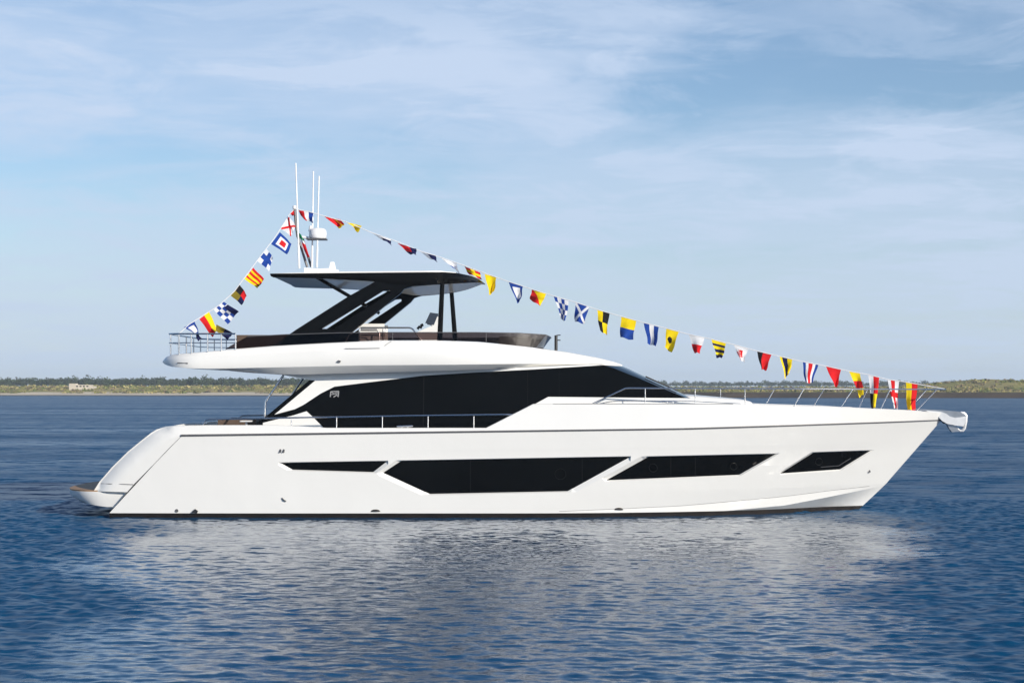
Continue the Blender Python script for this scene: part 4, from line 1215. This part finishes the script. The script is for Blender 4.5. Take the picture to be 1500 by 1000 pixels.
sand = (0.62, 0.53, 0.40, 1)
hgt = rng(sp.outputs[2], 0.85, 1.7)
add = t.nodes.new("ShaderNodeMath"); add.operation = 'ADD'; t.links.new(hgt, add.inputs[0]); t.links.new(n1.outputs['Fac'], add.inputs[1])
left = mixc(rng(add.outputs[0], 0.75, 0.95), sand, veg)
left = mixc(rng(sp.outputs[2], 0.18, 0.36), (0.07, 0.06, 0.05, 1), left)
mud = mixc(rng(sp.outputs[2], 1.35, 1.75), (0.060, 0.042, 0.026, 1), veg)
aa = t.nodes.new("ShaderNodeAttribute"); aa.attribute_name = 'marsh'
t.links.new(mixc(aa.outputs['Fac'], left, mud), p.inputs['Base Color'])
land = link('shore_land', me, [lm]); tag(land, 'low sandy far shore passing into marsh bank on the right', kind='structure')

def land_z(x, y):
    s = y - shore(x); l = smooth01((x + 20) / 60.0)
    a = interp(s, [-12, -0.5, 1.0, 6, 14, 30, 60, 5500], [-2, -0.05, 0.25, 0.7, 1.1, 2.0, 2.6, 2.8])
    b = interp(s, [-12, -0.5, 0.4, 1.2, 2, 4, 20, 60, 120, 5500], [-2, -0.1, 0.6, 1.05, 1.35, 1.6, 1.85, 2.3, 2.7, 2.9])
    hm = 2.7 * np.exp(-((x - 150) / 20.0) ** 2 - ((s - 70) / 22.0) ** 2) + 1.0 * np.exp(-((x - 178) / 18.0) ** 2 - ((s - 80) / 25.0) ** 2)
    return a * (1 - l) + b * l + hm

def leafy(name, centres, radii, nleaf, size, mats, seed, dome=True):
    """many small leaf-sized faces spread through each plant's volume"""
    r = np.random.default_rng(seed); n = len(centres)
    C = np.repeat(centres, nleaf, 0); Rr = np.repeat(radii, nleaf, 0)
    d = r.normal(size=(len(C), 3)); d /= np.linalg.norm(d, axis=1, keepdims=True)
    if dome: d[:, 2] = np.abs(d[:, 2])
    rad = (0.45 + 0.55 * r.random((len(C), 1)))
    P = C + d * rad * Rr
    nrm = d + 0.9 * r.normal(size=d.shape); nrm /= np.linalg.norm(nrm, axis=1, keepdims=True)
    a = np.cross(nrm, np.array([0.3, 0.2, 1.0])); a /= np.linalg.norm(a, axis=1, keepdims=True); b = np.cross(nrm, a)
    s = np.repeat(size, nleaf)[:, None] * (0.6 + 0.8 * r.random((len(C), 1)))
    V = np.stack([P - a * s, P - b * s * 0.7 + a * s * 0.2, P + a * s, P + b * s * 0.8 - a * 0.1 * s], 1).reshape(-1, 3)
    Q = np.arange(len(V)).reshape(-1, 4)
    me = bpy.data.meshes.new(name)
    me.vertices.add(len(V)); me.vertices.foreach_set('co', V.ravel())
    me.loops.add(len(V)); me.loops.foreach_set('vertex_index', Q.ravel().astype(np.int32))
    me.polygons.add(len(Q)); me.polygons.foreach_set('loop_start', np.arange(0, len(V), 4, dtype=np.int32))
    mi = np.repeat(r.integers(0, len(mats), n), nleaf).astype(np.int32)
    me.polygons.foreach_set('material_index', mi)
    me.update(calc_edges=True)
    return link(name, me, mats)
def foliage(name, c, amt=0.3):
    m = mat(name, c, 0.8, spec=0.1, noise=(0.25, amt)); return m
SCR = [foliage('olive_scrub', (0.24, 0.23, 0.06)), foliage('dry_scrub', (0.42, 0.35, 0.14)), foliage('green_scrub', (0.16, 0.19, 0.05)), foliage('brown_scrub', (0.20, 0.15, 0.08))]
TRE = [foliage('pine_green', (0.038, 0.062, 0.030)), foliage('oak_green', (0.055, 0.075, 0.030)), foliage('dull_green', (0.045, 0.058, 0.036))]
# scrub on the sandy shore
r = np.random.default_rng(21)
n = 5200
xs = r.uniform(-330, 40, n); s = 9 + 75 * r.random(n) ** 1.3; ys = shore(xs) + s
cl_ = fnoise(xs, ys, 5, 16, 8, 60)
k = (cl_ > -0.35) | (s > 26); xs, ys, s = xs[k], ys[k], s[k]
zz = land_z(xs, ys)
sz = 0.35 + 0.55 * r.random(len(xs)) + 0.5 * np.clip((s - 25) / 60, 0, 1)
o = leafy('dune_scrub', np.stack([xs, ys, zz], -1), np.stack([sz * 1.5, sz * 1.5, sz], -1), 16, sz * 0.42, SCR, 31)
tag(o, 'olive and straw coloured scrub over the sandy far shore', kind='stuff')
# marsh grass on the right
n = 6500
xs = r.uniform(-30, 330, n); s = 5.0 + 120 * r.random(n) ** 1.4; ys = shore(xs) + s; zz = land_z(xs, ys)
sz = 0.3 + 0.4 * r.random(n)
o = leafy('marsh_grass', np.stack([xs, ys, zz], -1), np.stack([sz * 2.0, sz * 2.0, sz], -1), 14, sz * 0.5, SCR, 32)
tag(o, 'brown and olive marsh grass along the right-hand bank', kind='stuff')
# woods behind
def wood(name, n, xr, sr, hr, seed, label):
    r = np.random.default_rng(seed)
    xs = r.uniform(*xr, n); s = r.uniform(*sr, n); ys = shore(xs) + s; zz = land_z(xs, ys)
    h = r.uniform(*hr, n) * (1 + 0.07 * fnoise(xs, ys, 9, 16, 12, 90))
    nb = 4
    off = r.normal(size=(n, nb, 3)) * np.array([1.0, 1.0, 0.5]) * (h[:, None, None] * 0.16)
    C = np.stack([xs, ys, zz + h * 0.58], -1)[:, None, :] + off
    Rr = np.repeat(np.stack([h * 0.30, h * 0.30, h * 0.34], -1)[:, None, :], nb, 1)
    o = leafy(name, C.reshape(-1, 3), Rr.reshape(-1, 3), 26, np.repeat(h, nb) * 0.075, TRE, seed, dome=False)
    tag(o, label, kind='stuff'); return o
wood('far_wood', 1300, (-420, 22), (75, 190), (3.2, 4.5), 41, 'blue-green wood along the horizon behind the sandy shore')
wood('distant_wood', 1500, (-60, 560), (520, 780), (2.4, 4.4), 42, 'faint hazy wood on the horizon behind the marsh')

# low white building among the dunes
d = 597.0
hx = lambda px: (px - 750) * (d) / F
bd = empty('beach_building', (hx(118), CAMY + d, 2.6)); tag(bd, 'low white building standing among the dunes on the far shore', 'building')
def bz(py): return CAMZ + (HOR - py) * d / F
def bx_(name, pa, pb, z0, z1, m, dep=5.0, parent=bd):
    mb = MB(); mb.box(((hx(pa) + hx(pb)) / 2, CAMY + d + dep / 2, (z0 + z1) / 2), (hx(pb) - hx(pa), dep, z1 - z0))
    mb.v = [(x - bd.location.x, y - bd.location.y, z - bd.location.z) for x, y, z in mb.v]
    return mb.build(name, m, parent)
M['lime'] = mat('limewash', (0.62, 0.55, 0.44), 0.9, noise=(0.6, 0.12))
bx_('tower_block', 101, 110, 1.0, bz(561.5), M['lime'], 4.0)
bx_('wall', 110.2, 131, 1.0, bz(564.2), M['lime'])
rf = bx_('roof', 109.8, 131.5, bz(564.2) + 0.004, bz(563.4), M['lime'], 5.3)
bx_('annexe', 131.2, 138, 1.0, bz(565.4), M['lime'], 3.5)
for a in (113, 118, 123, 128):
    mb = MB(); mb.box((hx(a), CAMY + d - 0.02, bz(565.6)), (0.7, 0.06, 0.45)); mb.v = [(x - bd.location.x, y - bd.location.y, z - bd.location.z) for x, y, z in mb.v]
    mb.build('window', M['glass'], bd)

# ------------------------------------------------------------------ air
HAZE = 0.00033
mb = MB(); mb.box((0, 0, 5.5), (2620, 2620, 17.0))
hz = bpy.data.materials.new('sea_haze'); hz.use_nodes = True
t = hz.node_tree; t.nodes.clear()
o_ = t.nodes.new("ShaderNodeOutputMaterial"); pv = t.nodes.new("ShaderNodeVolumePrincipled")
pv.inputs['Color'].default_value = (0.78, 0.88, 1.0, 1); pv.inputs['Density'].default_value = HAZE; pv.inputs['Anisotropy'].default_value = 0.0
t.links.new(pv.outputs[0], o_.inputs['Volume'])
tag(mb.build('haze', hz), 'thin sea haze over the water', kind='stuff')
